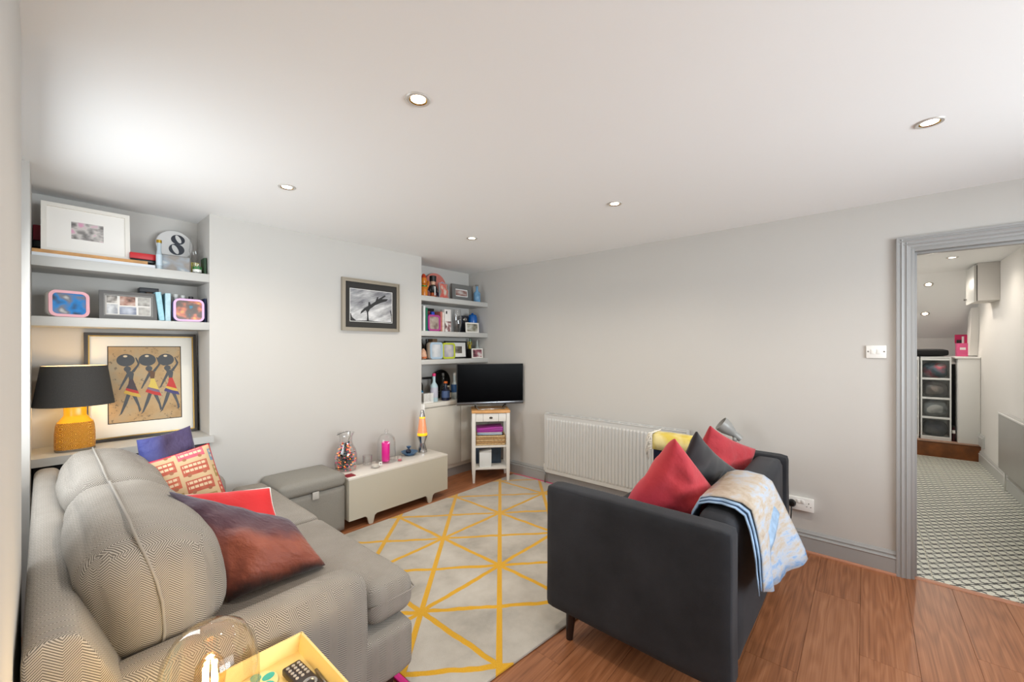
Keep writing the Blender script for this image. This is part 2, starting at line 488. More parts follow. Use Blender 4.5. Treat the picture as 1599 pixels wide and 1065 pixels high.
def window(name, axis, d, a0, a1, b0, b1, n):
    w = bpy.data.objects.new(name, None); COL.objects.link(w); struct(w)
    f = AX[axis]
    def bar(nm, p0, p1, q0, q1, t=0.02, m=M_white):
        A, B = f(p0, q0, d - t), f(p1, q1, d + t)
        return box(nm, min(A[0], B[0]), max(A[0], B[0]), min(A[1], B[1]), max(A[1], B[1]), min(A[2], B[2]), max(A[2], B[2]), m, w, b=0.002)
    bar('window_frame', a0, a1, b0, b0 + 0.05); bar('window_frame', a0, a1, b1 - 0.05, b1)
    bar('window_frame', a0, a0 + 0.05, b0, b1); bar('window_frame', a1 - 0.05, a1, b0, b1)
    st = (a1 - a0) / n
    for i in range(n):
        if i: bar('mullion', a0 + i * st - 0.02, a0 + i * st + 0.02, b0 + 0.05, b1 - 0.05)
        bar('pane', a0 + i * st + 0.03, a0 + (i + 1) * st - 0.03, b0 + 0.04, b1 - 0.04, 0.003, M_pane)
    bar('window_sill', a0, a1, b0 - 0.02, b0 + 0.012, 0.07)
window('window_1', 'x', -0.29, 1.94, 3.01, 0.90, 2.10, 2)
window('rear_fill_window', 'y', -1.75, 0.60, 2.90, 0.85, 2.15, 3)  # unseen window, added to bring fill light from behind the camera

# ---- skirting, beading, door trim
SK = [(0, 0), (0.020, 0), (0.020, 0.098), (0.024, 0.104), (0.020, 0.111), (0.012, 0.114), (0.012, 0.122), (0.015, 0.126), (0.010, 0.134), (0.004, 0.145), (0, 0.145)]
def skirt_x(name, X, s, y0, y1):   # wall plane at X, profile grows towards s
    return struct(prism(name, [(X + s * p, z) for p, z in SK], 'y', y0, y1, M_trim, smooth=False))
def skirt_y(name, Y, s, x0, x1):
    return struct(prism(name, [(Y + s * p, z) for p, z in SK], 'x', x0, x1, M_trim, smooth=False))
skirt_x('baseboard_right', XR, -1, -0.144, 3.40)
skirt_x('baseboard_right', XR, -1, -1.70, -1.041)
skirt_y('baseboard_back', YB, -1, 0.745, 2.49)
skirt_x('baseboard_left', XL, 1, -1.70, 1.864)
skirt_y('baseboard_rear', -1.70, 1, XL, XR)
M_bead = mat('wood_beading', (186, 128, 98), 0.45, var=0.1, vscale=20)
struct(prism('trim_1', [(XR - 0.020, 0), (XR - 0.034, 0), (XR - 0.032, 0.008), (XR - 0.026, 0.013), (XR - 0.020, 0.014)], 'y', -0.144, 3.40, M_bead))
AR = [(0, 0), (0, 0.024), (0.010, 0.024), (0.014, 0.019), (0.018, 0.019), (0.024, 0.024), (0.034, 0.017), (0.040, 0.017), (0.046, 0.021), (0.052, 0.014), (0.064, 0.012), (0.064, 0)]
struct(prism('trim_2', [(XR - d, -0.144 - s) for s, d in AR], 'z', 0.0, 2.07, M_trim))
struct(prism('trim_3', [(XR - d, DY1 - 0.064 + s) for s, d in AR], 'z', 0.0, 2.07, M_trim))
struct(prism('trim_4', [(XR - d - 0.0004, 2.07 - s) for s, d in AR], 'y', DY1 - 0.064, -0.144, M_trim))
# lining of the door opening
lin_ = bpy.data.objects.new('door_1', None); COL.objects.link(lin_); struct(lin_)
box('door_lining', XR - 0.004, XR + 0.115, DY0 - 0.018, DY0 + 0.002, 0, DZ, M_trim, lin_, b=0.001)
box('door_lining', XR - 0.004, XR + 0.115, DY1 - 0.002, DY1 + 0.018, 0, DZ, M_trim, lin_, b=0.001)
box('door_lining', XR - 0.004, XR + 0.115, DY1 + 0.018, DY0 - 0.018, DZ - 0.018, DZ + 0.002, M_trim, lin_, b=0.001)
box('door_stop', XR + 0.035, XR + 0.075, DY0 - 0.030, DY0 - 0.018, 0, DZ - 0.018, M_trim, lin_, b=0.001)
box('door_stop', XR + 0.035, XR + 0.075, DY1 + 0.030, DY0 - 0.030, DZ - 0.032, DZ - 0.018, M_trim, lin_, b=0.001)
struct(prism('trim_5', [(3.462, 0.0), (3.468, 0.007), (3.496, 0.007), (3.502, 0.0)], 'y', DY1 + 0.018, DY0 - 0.018, M_bead))

# ---- the tiled hall behind the doorway
HY = -1.07
M_hwall = mat('hall_wall_paint', (224, 221, 216), 0.8, bump=0.04, bscale=90)
hf = struct(box('floor_hall', 3.47, 8.4, -1.17, 0.5, -0.06, -0.0012, mat('tile_grout', (222, 216, 196), 0.9), b=0))
bm = bmesh.new(); add_box(bm, -0.1652, 0.1652, -0.1652, 0.1652, -0.0012, 0.0)
bmesh.ops.bevel(bm, geom=[e for e in bm.edges if all(v.co.z > -0.001 for v in e.verts)], offset=0.0008, segments=1, affect='EDGES')
tme = bpy.data.meshes.new('tile'); bmesh.ops.recalc_face_normals(bm, faces=bm.faces); bm.to_mesh(tme); bm.free(); tme.materials.append(M_tile)
for i in range(12):
    for j in range(4):
        o = bpy.data.objects.new('tile', tme); COL.objects.link(o); o.parent = hf
        o.location = (3.665 + i * 0.3335, -0.31 + 0.16675 + (j - 2) * 0.3335, 0)
# narrow cut tiles at the threshold
bm = bmesh.new(); add_box(bm, -0.0145, 0.0145, -0.1652, 0.1652, -0.0012, 0.0); tm2 = bpy.data.meshes.new('cut_tile'); bm.to_mesh(tm2); bm.free(); tm2.materials.append(M_tile)
for j in range(4):
    o = bpy.data.objects.new('tile', tm2); COL.objects.link(o); o.parent = hf
    o.location = (3.483, -0.31 + 0.16675 + (j - 2) * 0.3335, 0)
bm = bmesh.new(); add_box(bm, -0.1652, 0.1652, -0.0455, 0.0455, -0.0012, 0.0); tm3 = bpy.data.meshes.new('edge_tile'); bm.to_mesh(tm3); bm.free(); tm3.materials.append(M_tile)
for i in range(12):
    o = bpy.data.objects.new('tile', tm3); COL.objects.link(o); o.parent = hf
    o.location = (3.665 + i * 0.3335, -1.0235, 0)
struct(box('wall_hall_right', XR + 0.1, 8.4, HY - 0.1, HY, -0.01, H, M_hwall, b=0))
struct(box('wall_hall_left', XR + 0.1, 8.4, 0.40, 0.5, -0.01, H, M_hwall, b=0))
struct(box('wall_hall_end', 8.30, 8.40, HY, 0.40, -0.01, 1.60, M_hwall, b=0))
struct(box('ceiling_hall', XR + 0.1, 7.12, HY - 0.1, 0.5, H, H + 0.08, M_ceil, b=0))
struct(prism('ceiling_slope', [(7.10, H), (8.31, 1.53), (8.40, 1.55), (8.40, H + 0.08), (7.10, H + 0.08)], 'y', HY - 0.1, 0.5, M_ceil))
M_stepwood = mat('dark_oak_step', (122, 70, 30), 0.4, var=0.35, vscale=9)
struct(box('floor_platform', 7.53, 8.30, HY, 0.40, -0.01, 0.190, M_bead, b=0))
struct(box('trim_6', 7.515, 7.53, HY, 0.40, 0.0, 0.185, M_stepwood, b=0.001))
struct(box('trim_7', 7.505, 7.60, HY, 0.40, 0.190, 0.207, mat('step_nosing', (176, 140, 120), 0.5), b=0.003))
struct(prism('baseboard_hall', [(HY + p, z) for p, z in SK], 'x', XR + 0.1, 7.515, mat('hall_trim_paint', (190, 190, 186), 0.35)))
struct(prism('baseboard_hall', [(HY + p, 0.207 + z) for p, z in SK], 'x', 7.30, 7.54, MATS['hall_trim_paint']))
# leaning boxed-in reveal beside the hall slope
struct(prism('trim_8', [(7.72, 1.30), (7.95, 1.30), (7.80, 1.80), (7.62, 1.90), (7.62, 1.62)], 'y', -1.069, -1.00, M_hwall))

# ---- recessed downlights
def downlight(label, x, y, z=H, tilt=0.0, power=20.0, grp='recessed ceiling downlights', warm=(255, 243, 226)):
    t = thing('downlight', label, 'downlight', (x, y, z), 0, grp); t.rotation_euler = (0, tilt, 0)
    lathe('trim_ring', [(0.031, -0.0005), (0.033, -0.004), (0.042, -0.005), (0.046, -0.001), (0.046, 0.0)], mat('satin_trim', (206, 203, 198), 0.4, 0.3), t, 28)
    lathe('reflector', [(0.0305, -0.001), (0.0325, -0.004), (0.0275, -0.0015)], M_brass, t, 28, cap=False)
    lathe('bulb', [(0.0, -0.0028), (0.018, -0.0024), (0.027, -0.0008)], emis('downlight_glow', (255, 244, 222), 14.0), t, 24, cap=False)
    l = bpy.data.lights.new('downlight_beam', 'SPOT'); l.energy = power; l.spot_size = math.radians(150); l.spot_blend = 0.7
    l.shadow_soft_size = 0.03; l.color = lin(warm)[:3]
    lo = bpy.data.objects.new('downlight_beam', l); COL.objects.link(lo); lo.parent = t; lo.location = (0, 0, -0.02)
    return t
downlight('large-looking round downlight in the ceiling nearest above the grey tweed sofa', 0.902, 1.237)
downlight('round ceiling downlight above the framed art and chimney breast', 0.907, 2.473)
downlight('round ceiling downlight in the middle above the black sofa', 2.369, 1.195)
downlight('small round ceiling downlight closest to the corner shelves and television', 2.339, 2.469)
downlight('tilted-looking ceiling downlight near the doorway to the tiled hall', 2.347, -0.197)
downlight('hall downlight on the flat ceiling just inside the doorway', 6.008, -0.663, H, 0, 9)
sl = math.atan2(0.78, 1.21)
def on_slope(x): return H - (x - 7.10) * 0.78 / 1.21
downlight('upper hall downlight on the sloping ceiling', 7.28, -0.60, on_slope(7.28) - 0.001, sl, 12)
downlight('lower hall downlight on the sloping ceiling above the drawer towers', 7.80, -0.61, on_slope(7.80) - 0.001, sl, 8)

# ================================================================ FITTED UNITS
G1 = 'grey alcove shelves'
def shelf(label, x0, x1, z0, z1, y0=YB):
    tag(box('alcove_shelf', x0, x1, y0, YA, z0, z1, M_shelf, b=0.002), label, 'shelf', G1)
shelf('upper grey shelf in the alcove above the yellow lamp', XL, 0.745, 1.845, 1.90)
shelf('lower grey shelf in the yellow-lamp alcove, just above the framed painting', XL, 0.745, 1.52, 1.572)
shelf('topmost grey shelf in the corner alcove above the television', 2.497, XR, 1.878, 1.93)
shelf('second grey shelf from the top in the corner alcove', 2.497, XR, 1.52, 1.572)
shelf('lowest grey shelf in the corner alcove, just above the bottles', 2.497, XR, 1.23, 1.278)
tag(prism('alcove_ledge', [(XL, 3.335), (0.762, 3.335), (0.762, YB), (0.745, YB), (0.745, YA), (XL, YA)], 'z', 0.76, 0.805, M_shelf), 'deep grey ledge under the yellow lamp and framed painting', 'ledge')
c = thing('alcove_cupboard', 'black cupboard with small brass knobs below the grey lamp ledge', 'cupboard', (0.35, 3.5, 0))
box('body', -0.389, 0.393, -0.06, 0.195, 0.0, 0.758, M_blackmatt, c)
box('door', -0.385, 0.002, -0.08, -0.062, 0.04, 0.745, mat('black_door_paint', (20, 20, 22), 0.5), c)
box('door', 0.006, 0.39, -0.08, -0.062, 0.04, 0.745, MATS['black_door_paint'], c)
lathe('knob', [(0.004, 0), (0.005, 0.01), (0.010, 0.016), (0.010, 0.022), (0, 0.027)], M_brass, c, 16).matrix_local = Matrix.Translation((-0.245, -0.080, 0.665)) @ Matrix.Rotation(math.radians(90), 4, 'X')
lathe('knob', [(0.004, 0), (0.005, 0.01), (0.010, 0.016), (0.010, 0.022), (0, 0.027)], M_brass, c, 16).matrix_local = Matrix.Translation((0.045, -0.080, 0.665)) @ Matrix.Rotation(math.radians(90), 4, 'X')

c = thing('corner_cabinet', 'stone-coloured two-door built-in cabinet behind the television', 'cabinet', (2.97, 3.5, 0))
box('body', -0.455, 0.478, -0.115, 0.195, 0.10, 0.788, M_cab, c, b=0.001)
box('plinth', -0.455, 0.478, -0.085, 0.195, 0.0, 0.10, M_trim, c, b=0.001)
box('end_panel', -0.473, -0.457, -0.165, 0.195, 0.0, 0.835, M_white, c, b=0.002)
box('door', -0.452, 0.052, -0.135, -0.117, 0.145, 0.782, M_cab, c, b=0.002)
box('door', 0.056, 0.476, -0.135, -0.117, 0.145, 0.782, M_cab, c, b=0.002)
tag(box('cabinet_worktop', 2.515, XR - 0.001, 3.355, YA - 0.002, 0.790, 0.830, mat('worktop_stone', (214, 210, 200), 0.5), b=0.003), 'pale worktop carrying the bottles in the corner alcove', 'worktop')

# ---- radiators
def radiator_panel(name, x, y0, y1, z0, z1, ribs, depth, parent):
    """pressed panel facing -x; local coordinates"""
    zs = [z0, z0 + 0.030, z0 + 0.048, z1 - 0.055, z1 - 0.038, z1]
    on = [0, 0, 1, 1, 0, 0]
    prof = [(y0, 0), (y0 + 0.018, 0)]
    p = (y1 - y0 - 0.036) / ribs
    for i in range(ribs):
        a = y0 + 0.018 + i * p
        prof += [(a + p * 0.10, 0), (a + p * 0.24, 1), (a + p * 0.76, 1), (a + p * 0.90, 0)]
    prof += [(y1 - 0.018, 0), (y1, 0)]
    V, F = [], []; n = len(prof)
    for z, k in zip(zs, on):
        for yy, d in prof: V.append((x - depth * d * k + 0.0, yy, z))
    for i in range(len(zs) - 1):
        for j in range(n - 1): F.append((i*n+j, i*n+j+1, (i+1)*n+j+1, (i+1)*n+j))
    return build(name, V, F, M_rad, parent)
r = thing('radiator', 'grey ribbed panel radiator on the wall behind the black sofa', 'radiator', (3.40, 1.77, 0.132))
radiator_panel('front_panel', -0.042, -0.697, 0.697, 0.004, 0.594, 41, 0.008, r)
box('front_body', -0.041, -0.028, -0.698, 0.698, 0.0, 0.596, M_rad, r, b=0.003)
box('rear_panel', 0.010, 0.022, -0.690, 0.690, 0.01, 0.580, M_rad, r, b=0.003)
box('side_cover', -0.045, 0.024, -0.701, -0.696, 0.01, 0.602, M_rad, r, b=0.001)
box('side_cover', -0.045, 0.024, 0.696, 0.701, 0.01, 0.602, M_rad, r, b=0.001)
for i in range(15):
    yy = -0.69 + i * 1.38 / 14
    box('grille_bar', -0.044, 0.024, yy - 0.007, yy + 0.007, 0.593, 0.600, M_rad, r, b=0.001)
box('grille_rail', -0.046, -0.036, -0.70, 0.70, 0.592, 0.602, M_rad, r, b=0.001)
box('grille_rail', 0.016, 0.026, -0.70, 0.70, 0.592, 0.602, M_rad, r, b=0.001)
lathe('valve', [(0.008, -0.02), (0.014, -0.015), (0.014, 0.012), (0.010, 0.015), (0.017, 0.018), (0.016, 0.045), (0.0, 0.05)], M_white, r, 14, (-0.005, 0.722, 0.03))
tube('pipe', [(-0.005, 0.722, 0.02), (-0.005, 0.722, -0.131)], 0.0075, M_steel, r)
tube('pipe', [(-0.005, -0.722, 0.04), (-0.005, -0.722, -0.131)], 0.0075, M_steel, r)
box('wall_bracket', 0.022, 0.05, -0.45, -0.42, 0.08, 0.5, M_rad, r, b=0.001)
box('wall_bracket', 0.022, 0.05, 0.42, 0.45, 0.08, 0.5, M_rad, r, b=0.001)

r = thing('hall_radiator', 'flat grey radiator on the hall wall beyond the doorway', 'radiator', (5.35, -1.03, 0.21))
box('front_panel', -0.87, 0.87, 0.018, 0.032, 0.0, 0.54, mat('hall_radiator_enamel', (168, 166, 161), 0.4), r, b=0.004)
box('body', -0.868, 0.868, -0.03, 0.017, 0.02, 0.53, M_rad, r, b=0.003)
for i in range(46):
    xx = -0.86 + i * 1.72 / 45
    box('grille_bar', xx - 0.006, xx + 0.006, -0.032, 0.03, 0.532, 0.546, M_white, r, b=0)
box('grille_rail', -0.87, 0.87, 0.026, 0.036, 0.535, 0.552, M_white, r, b=0.002)
tube('pipe', [(0.80, 0.0, 0.02), (0.80, 0.0, -0.209)], 0.0075, M_white, r)

# ---- electrical plates
s = thing('light_switch', 'white double light switch on the wall beside the doorway', 'switch', (XR, -0.052, 1.374))
box('plate', -0.011, 0.0, -0.048, 0.048, -0.040, 0.040, M_white, s, b=0.003)
for yy in (-0.013, 0.013): box('rocker', -0.0145, -0.010, yy - 0.011, yy + 0.011, -0.014, 0.016, M_white, s, b=0.001)
for yy in (-0.038, 0.038): lathe('screw', [(0.0, 0.002), (0.004, 0.0015), (0.0045, 0)], M_steel, s, 12).matrix_local = Matrix.Translation((-0.0108, yy, 0.002)) @ Matrix.Rotation(-math.pi / 2, 4, 'Y')
s = thing('wall_socket', 'white double wall socket low beside the black sofa', 'socket', (XR, 0.335, 0.325))
box('back_box', -0.028, 0.0, -0.072, 0.072, -0.042, 0.042, M_white, s, b=0.003)
box('plate', -0.036, -0.028, -0.074, 0.074, -0.044, 0.044, M_white, s, b=0.003)
for yy in (-0.012, 0.012): box('rocker', -0.042, -0.035, yy - 0.009, yy + 0.009, 0.008, 0.030, M_white, s, b=0.002)
for dy, dz, w, hh in ((-0.045, 0.012, 0.004, 0.008), (-0.056, -0.010, 0.007, 0.0035), (-0.034, -0.010, 0.007, 0.0035)):
    box('pin_hole', -0.0368, -0.0355, dy - w / 2, dy + w / 2, dz - hh / 2, dz + hh / 2, M_blackmatt, s, b=0)
p_ = thing('plug', 'black round plug pushed into the wall socket', 'plug', (XR - 0.036, 0.385, 0.325))
lathe('body', [(0.024, 0.0), (0.025, 0.018), (0.018, 0.03), (0.0, 0.033)], M_black, p_, 20).rotation_euler = (0, -math.pi / 2, 0)
tube('cable', [(-0.015, 0, -0.022), (-0.014, 0.004, -0.10), (-0.01, 0.03, -0.22), (-0.01, 0.06, -0.315)], 0.0035, M_black, p_)

# ================================================================ RUG
rug = thing('rug', 'pale grey rug with yellow lattice lines and pink end edges', 'rug', (0, 0, 0))
RP = [(1.00, 1.21), (3.385, 0.95), (3.41, 2.80), (3.395, 2.925), (1.00, 2.925)]
prism('pile', RP, 'z', 0.001, 0.013, M_rug, rug, b=0.004)
M_pink = mat('pink_rug_edge', (226, 50, 140), 0.9, bump=0.3, bscale=300)
prism('edge_band', [(0.972, 1.215), (0.999, 1.212), (0.999, 2.925), (0.972, 2.925)], 'z', 0.001, 0.012, M_pink, rug, b=0.003)
prism('edge_band', [(3.386, 0.95), (3.411, 0.95), (3.428, 2.80), (3.41, 2.925), (3.396, 2.925), (3.411, 2.80)], 'z', 0.001, 0.012, M_pink, rug, b=0.003)

# ================================================================ GREY TWEED SOFA along the left wall
s = thing('tweed_sofa', 'large grey herringbone sofa with loose back cushions along the side wall', 'sofa', (0, 0, 0))
bp = [(-0.03, 0.13), (-0.03, 0.745), (-0.022, 0.765), (0.0, 0.775), (0.042, 0.772), (0.060, 0.755), (0.085, 0.70), (0.16, 0.52), (0.24, 0.36), (0.24, 0.13)]
prism('back', bp, 'y', 1.315, 3.225, M_tweed, s, b=0.012, seg=3, uv=True)
def arm_fn(w):
    # arm flares softly outward towards its foot at the front
    return w
rbox('arm', 0.41, 1.40, 0.365, 0.72, 0.165, 0.47, 0.07, M_tweed, s, n=12, bulge=(0.008, 0.012, 0.008), wob=0.004, seed=3)
rbox('arm', 0.41, 3.14, 0.365, 0.72, 0.165, 0.47, 0.07, M_tweed, s, n=12, bulge=(0.008, 0.012, 0.008), wob=0.004, seed=5)
rbox('base_frame', 0.575, 2.27, 0.235, 0.79, 1.84, 0.20, 0.035, M_tweed, s, n=10, wob=0.002, seed=2)
def seat(name, poly, seed):
    f = bmesh.new()
    A = [f.verts.new((p[0], p[1], 0.335)) for p in poly]; B = [f.verts.new((p[0], p[1], 0.485)) for p in poly]
    n = len(poly); f.faces.new(A); f.faces.new(list(reversed(B)))
    for i in range(n): f.faces.new((A[i], B[i], B[(i+1) % n], A[(i+1) % n]))
    bmesh.ops.recalc_face_normals(f, faces=f.faces); bev(f, 0.055, 5)
    bmesh.ops.triangulate(f, faces=[q for q in f.faces if len(q.verts) > 4])
    bmesh.ops.subdivide_edges(f, edges=[e for e in f.edges if e.calc_length() > 0.12], cuts=5, use_grid_fill=True)
    cx = sum(p[0] for p in poly) / n; cy = sum(p[1] for p in poly) / n
    for v in f.verts:
        d = max(0.0, 1 - ((v.co.x - 0.66) / 0.36) ** 2) * max(0.0, 1 - ((v.co.y - cy) / 0.42) ** 2)
        if v.co.z > 0.45: v.co.z += 0.022 * d
        v.co += noise.noise_vector(v.co * 6 + Vector((seed, 0, 0))) * 0.005
    return from_bm(name, f, M_tweed, s, smooth='all', uv=True)
seat('seat_cushion', [(0.22, 1.495), (0.795, 1.495), (0.795, 1.385), (1.005, 1.385), (1.005, 2.255), (0.22, 2.255)], 1)
seat('seat_cushion', [(0.22, 2.262), (1.005, 2.262), (1.005, 3.14), (0.795, 3.14), (0.795, 3.045), (0.22, 3.045)], 7)
tube('piping', [(0.80, 1.388, 0.425), (0.97, 1.386, 0.425), (0.998, 1.395, 0.425), (1.006, 1.43, 0.425), (1.006, 1.8, 0.43), (1.006, 2.22, 0.425)], 0.0035, M_piping, s)
def back_cushion(y0, y1, seed):
    cy = (y0 + y1) / 2
    def lean(w):
        # slouched: the top falls back towards the wall, the belly is pushed forward
        k = max(0.0, min(1.0, (w.z - 0.49) / 0.40))
        w.x += -0.045 * k + 0.030 * math.sin(k * math.pi)
        return w
    c = rbox('back_cushion', 0.222, cy, 0.690, 0.30, y1 - y0, 0.385, 0.115, M_tweed, s, n=18, bulge=(0.03, 0.012, 0.012), wob=0.008, wscale=6.5, seed=seed, fn=lean)
    zt, xs = 0.8945, 0.210
    P = [(xs, y0 - 0.008, 0.535), (xs, y0 - 0.016, 0.62), (xs, y0 - 0.018, 0.70), (xs, y0 - 0.012, 0.76), (xs, y0 + 0.004, 0.818), (xs, y0 + 0.038, 0.868), (xs, y0 + 0.085, 0.893)]
    P += [(xs, y0 + 0.13 + (y1 - y0 - 0.26) * i / 10, zt + 0.006) for i in range(11)]
    tube('piping', [lean(Vector(q)) for q in P], 0.0042, M_piping, c, seg=6)
back_cushion(1.475, 2.265, 2.0)
back_cushion(2.275, 3.045, 6.0)
def leg(parent, x, y, z1, r0, r1, m, dx=0.0, dy=0.0, square=True):
    V, F = [], []; n = 4 if square else 14
    for r, z, k in ((r0, 0.0, 1.0), (r1, z1, 0.0)):
        for i in range(n):
            a = 2 * math.pi * (i + 0.5) / n
            V.append((x + dx * k + r * math.cos(a), y + dy * k + r * math.sin(a), z))
    F = [tuple(range(n)), tuple(range(n, 2 * n))] + [(i, (i + 1) % n, n + (i + 1) % n, n + i) for i in range(n)]
    return build('leg', V, F, m, parent, smooth=not square)
for x, y in ((0.90, 1.455), (0.90, 3.10), (0.06, 1.40), (0.06, 3.10)): leg(s, x, y, 0.15, 0.028, 0.042, M_darkwood)

# ================================================================ BLACK SOFA
s = thing('black_sofa', 'compact black velvet two-seat sofa on tapered legs by the radiator', 'sofa', (0, 0, 0))
rbox('arm', 1.656, 0.765, 0.4425, 0.112, 0.815, 0.585, 0.022, M_blackvel, s, n=14, bulge=(0.006, 0.0, 0.003), wob=0.0025, seed=1)
rbox('arm', 2.994, 0.765, 0.4425, 0.112, 0.815, 0.585, 0.022, M_blackvel, s, n=14, bulge=(0.006, 0.0, 0.003), wob=0.0025, seed=4)
rbox('back', 2.325, 0.445, 0.445, 1.222, 0.150, 0.590, 0.045, M_blackvel, s, n=12, bulge=(0.0, 0.012, 0.006), wob=0.003, seed=7)
rbox('seat_base', 2.325, 0.84, 0.255, 1.222, 0.63, 0.21, 0.025, M_blackvel, s, n=6)
rbox('seat_cushion', 2.325, 0.85, 0.415, 1.215, 0.64, 0.115, 0.045, M_blackvel, s, n=10, bulge=(0, 0, 0.012), wob=0.003)
for X in (1.6, 3.05):
    k = 1 if X < 2 else -1
    a = X + k * 0.004
    tube('piping', [(a + k*0.006, 0.374, 0.725), (a + k*0.004, 0.50, 0.7265), (a + k*0.004, 0.80, 0.727), (a + k*0.004, 1.05, 0.7265), (a + k*0.006, 1.152, 0.724)], 0.0022, M_blackvel, s, seg=6)
M_legb = mat('espresso_leg', (38, 26, 24), 0.35)
for x, y in ((1.67, 1.07), (1.67, 0.45), (2.98, 1.07), (2.98, 0.45)):
    leg(s, x, y, 0.16, 0.016, 0.026, M_legb, dx=-0.006 if x < 2 else 0.006, dy=0.006 if y > 0.8 else -0.006, square=False)

# ---- cushions on the black sofa
def pillow(name, label, quad, t, m, seed, pinch=0.06, wr=0.012, group=None, piping=None, p=0.42, cat='cushion'):
    me, edge, C = pillow_mesh(name, quad, t, pinch, wr, seed, p=p)
    o = link(name, me, m, None, smooth='all'); o.location = C; tag(o, label, cat, group)
    if piping is not None:
        tube('piping', edge, 0.004, piping, o, seg=6, closed=True)
    return o
M_red = ramp_fabric('red_cotton', [(0.0, lin((140, 22, 66))), (0.35, lin((176, 34, 58))), (0.7, lin((184, 46, 54))), (1.0, lin((168, 36, 48)))], 'v', 3, 0.25, 0.8, 0.2, 0.35)
M_blackp = mat('black_cushion_velvet', (26, 26, 29), 0.8, sheen=0.3, var=0.2, vscale=9)
pillow('scatter_cushion', 'red cushion standing on its corner behind the near arm of the black sofa', [(1.82, 0.63, 1.00), (2.10, 0.54, 0.715), (2.02, 0.66, 0.475), (1.80, 0.93, 0.53)], 0.21, M_red, 3.1, pinch=0.0, wr=0.028, p=0.36, group='cushions on the black sofa')
pillow('scatter_cushion', 'black cushion squeezed between the two red ones', [(1.985, 0.59, 1.015), (2.51, 0.535, 0.725), (2.45, 0.72, 0.49), (2.02, 0.82, 0.52)], 0.13, M_blackp, 8.2, pinch=0.08, wr=0.02, group='cushions on the black sofa')
pillow('scatter_cushion', 'red cushion in the far corner of the black sofa below the grey lamp', [(2.44, 0.65, 0.965), (2.93, 0.52, 0.765), (2.86, 0.62, 0.50), (2.46, 0.84, 0.52)], 0.15, M_red, 5.4, pinch=0.09, wr=0.022, group='cushions on the black sofa')

# ---- throw folded over the back of the black sofa
def m_throw():
    m, nt, p = newmat('blue_and_cream_throw'); N = NT(nt)
    ge = N.n('ShaderNodeTexCoord'); x, y, z = N.sep(ge.outputs['Object'])
    n1 = N.noise(N.comb(N.m('MULTIPLY', x, 6.0), N.m('MULTIPLY', y, 6.0), N.m('MULTIPLY', z, 22.0)), 2.2, 4, 0.65)
    n2 = N.noise(ge.outputs['Object'], 5.5, 2)
    hz = N.m('MULTIPLY_ADD', z, -1.5, 1.05)          # bluer towards the hem, as the cloth is dyed
    f = N.m('ADD', N.m('MULTIPLY', n1.outputs['Fac'], 0.9), N.m('MULTIPLY_ADD', n2.outputs['Fac'], 0.5, -0.45))
    f = N.m('ADD', f, N.m('MULTIPLY', hz, 0.36))
    N.l(N.ramp(f, [(0.42, lin((160, 143, 124))), (0.60, lin((178, 165, 150))), (0.76, lin((172, 178, 188))), (0.95, lin((104, 150, 200)))]), p.inputs['Base Color'])
    p.inputs['Roughness'].default_value = 0.9
    N.l(N.bump(n1.outputs['Fac'], 0.4, 0.004), p.inputs['Normal'])
    return m
M_throw = m_throw()
M_throwb = mat('throw_blue_side', (142, 166, 192), 0.9, var=0.3, vscale=20)
th = thing('throw', 'blue and cream folded throw draped over the back of the black sofa', 'blanket', (2.0, 0.44, 0.74))
def throw_layer(off, x0, x1, hem, mtl, seed):
    prof = [(0.585, 0.54), (0.562, 0.62), (0.548, 0.70), (0.528, 0.745), (0.49, 0.762), (0.44, 0.768), (0.395, 0.762), (0.362, 0.742), (0.344, 0.70), (0.336, 0.65), (0.330, 0.60), (0.324, 0.55), (0.320, 0.50), (0.316, 0.45), (0.314, 0.40)]
    nx = 16; V, F = [], []
    nP = len(prof)
    for i in range(nx + 1):
        fx = i / nx; x = x0 + (x1 - x0) * fx
        for k, (yy, zz) in enumerate(prof):
            t = k / (nP - 1)
            dn = max(0.0, (t - 0.5) * 2)
            z_h = hem(fx)
            if zz < 0.70 and k > 8: zz = 0.70 + (zz - 0.70) * (0.70 - z_h) / 0.30
            dn = max(0.0, (0.74 - zz) / 0.30) if k > 7 else 0.0
            wob = noise.noise(Vector((x * 9 + seed, k * 0.35, seed))) * 0.010
            fold = 0.020 * math.sin((x - 1.80) * 20 + seed) * dn
            yv = yy - off * (1 if k >= 6 else -0.6 if k < 3 else 0) - abs(fold) - 0.004 + wob * dn - 0.11 * dn * max(0, (x - 1.80) / 0.45 - 0.55) / 0.45 * 0.75
            zv = zz + (off if 2 < k < 8 else 0) + wob * 0.3
            xv = x - 0.08 * dn * max(0.0, 1 - (x - 1.77) / 0.48) + 0.03 * (1 - t)
            V.append((xv - 2.0, yv - 0.44, zv - 0.74))
    for i in range(nx):
        for k in range(nP - 1): F.append((i*nP+k, (i+1)*nP+k, (i+1)*nP+k+1, i*nP+k+1))
    o = build('fold', V, F, mtl, th, smooth='all')
    md = o.modifiers.new('thickness', 'SOLIDIFY'); md.thickness = 0.005; md.offset = 1
    return o
throw_layer(0.004, 1.765, 2.10, lambda f: 0.50 - 0.02 * math.sin(f * 3) + 0.17 * f, M_throwb, 3.0)
throw_layer(0.013, 1.78, 2.13, lambda f: 0.51 - 0.02 * math.sin(f * 3) + 0.16 * f, M_throwb, 3.0)
throw_layer(0.022, 1.80, 2.25, lambda f: 0.50 - 0.03 * math.sin(f * 4) - 0.07 * f, M_throw, 3.0)

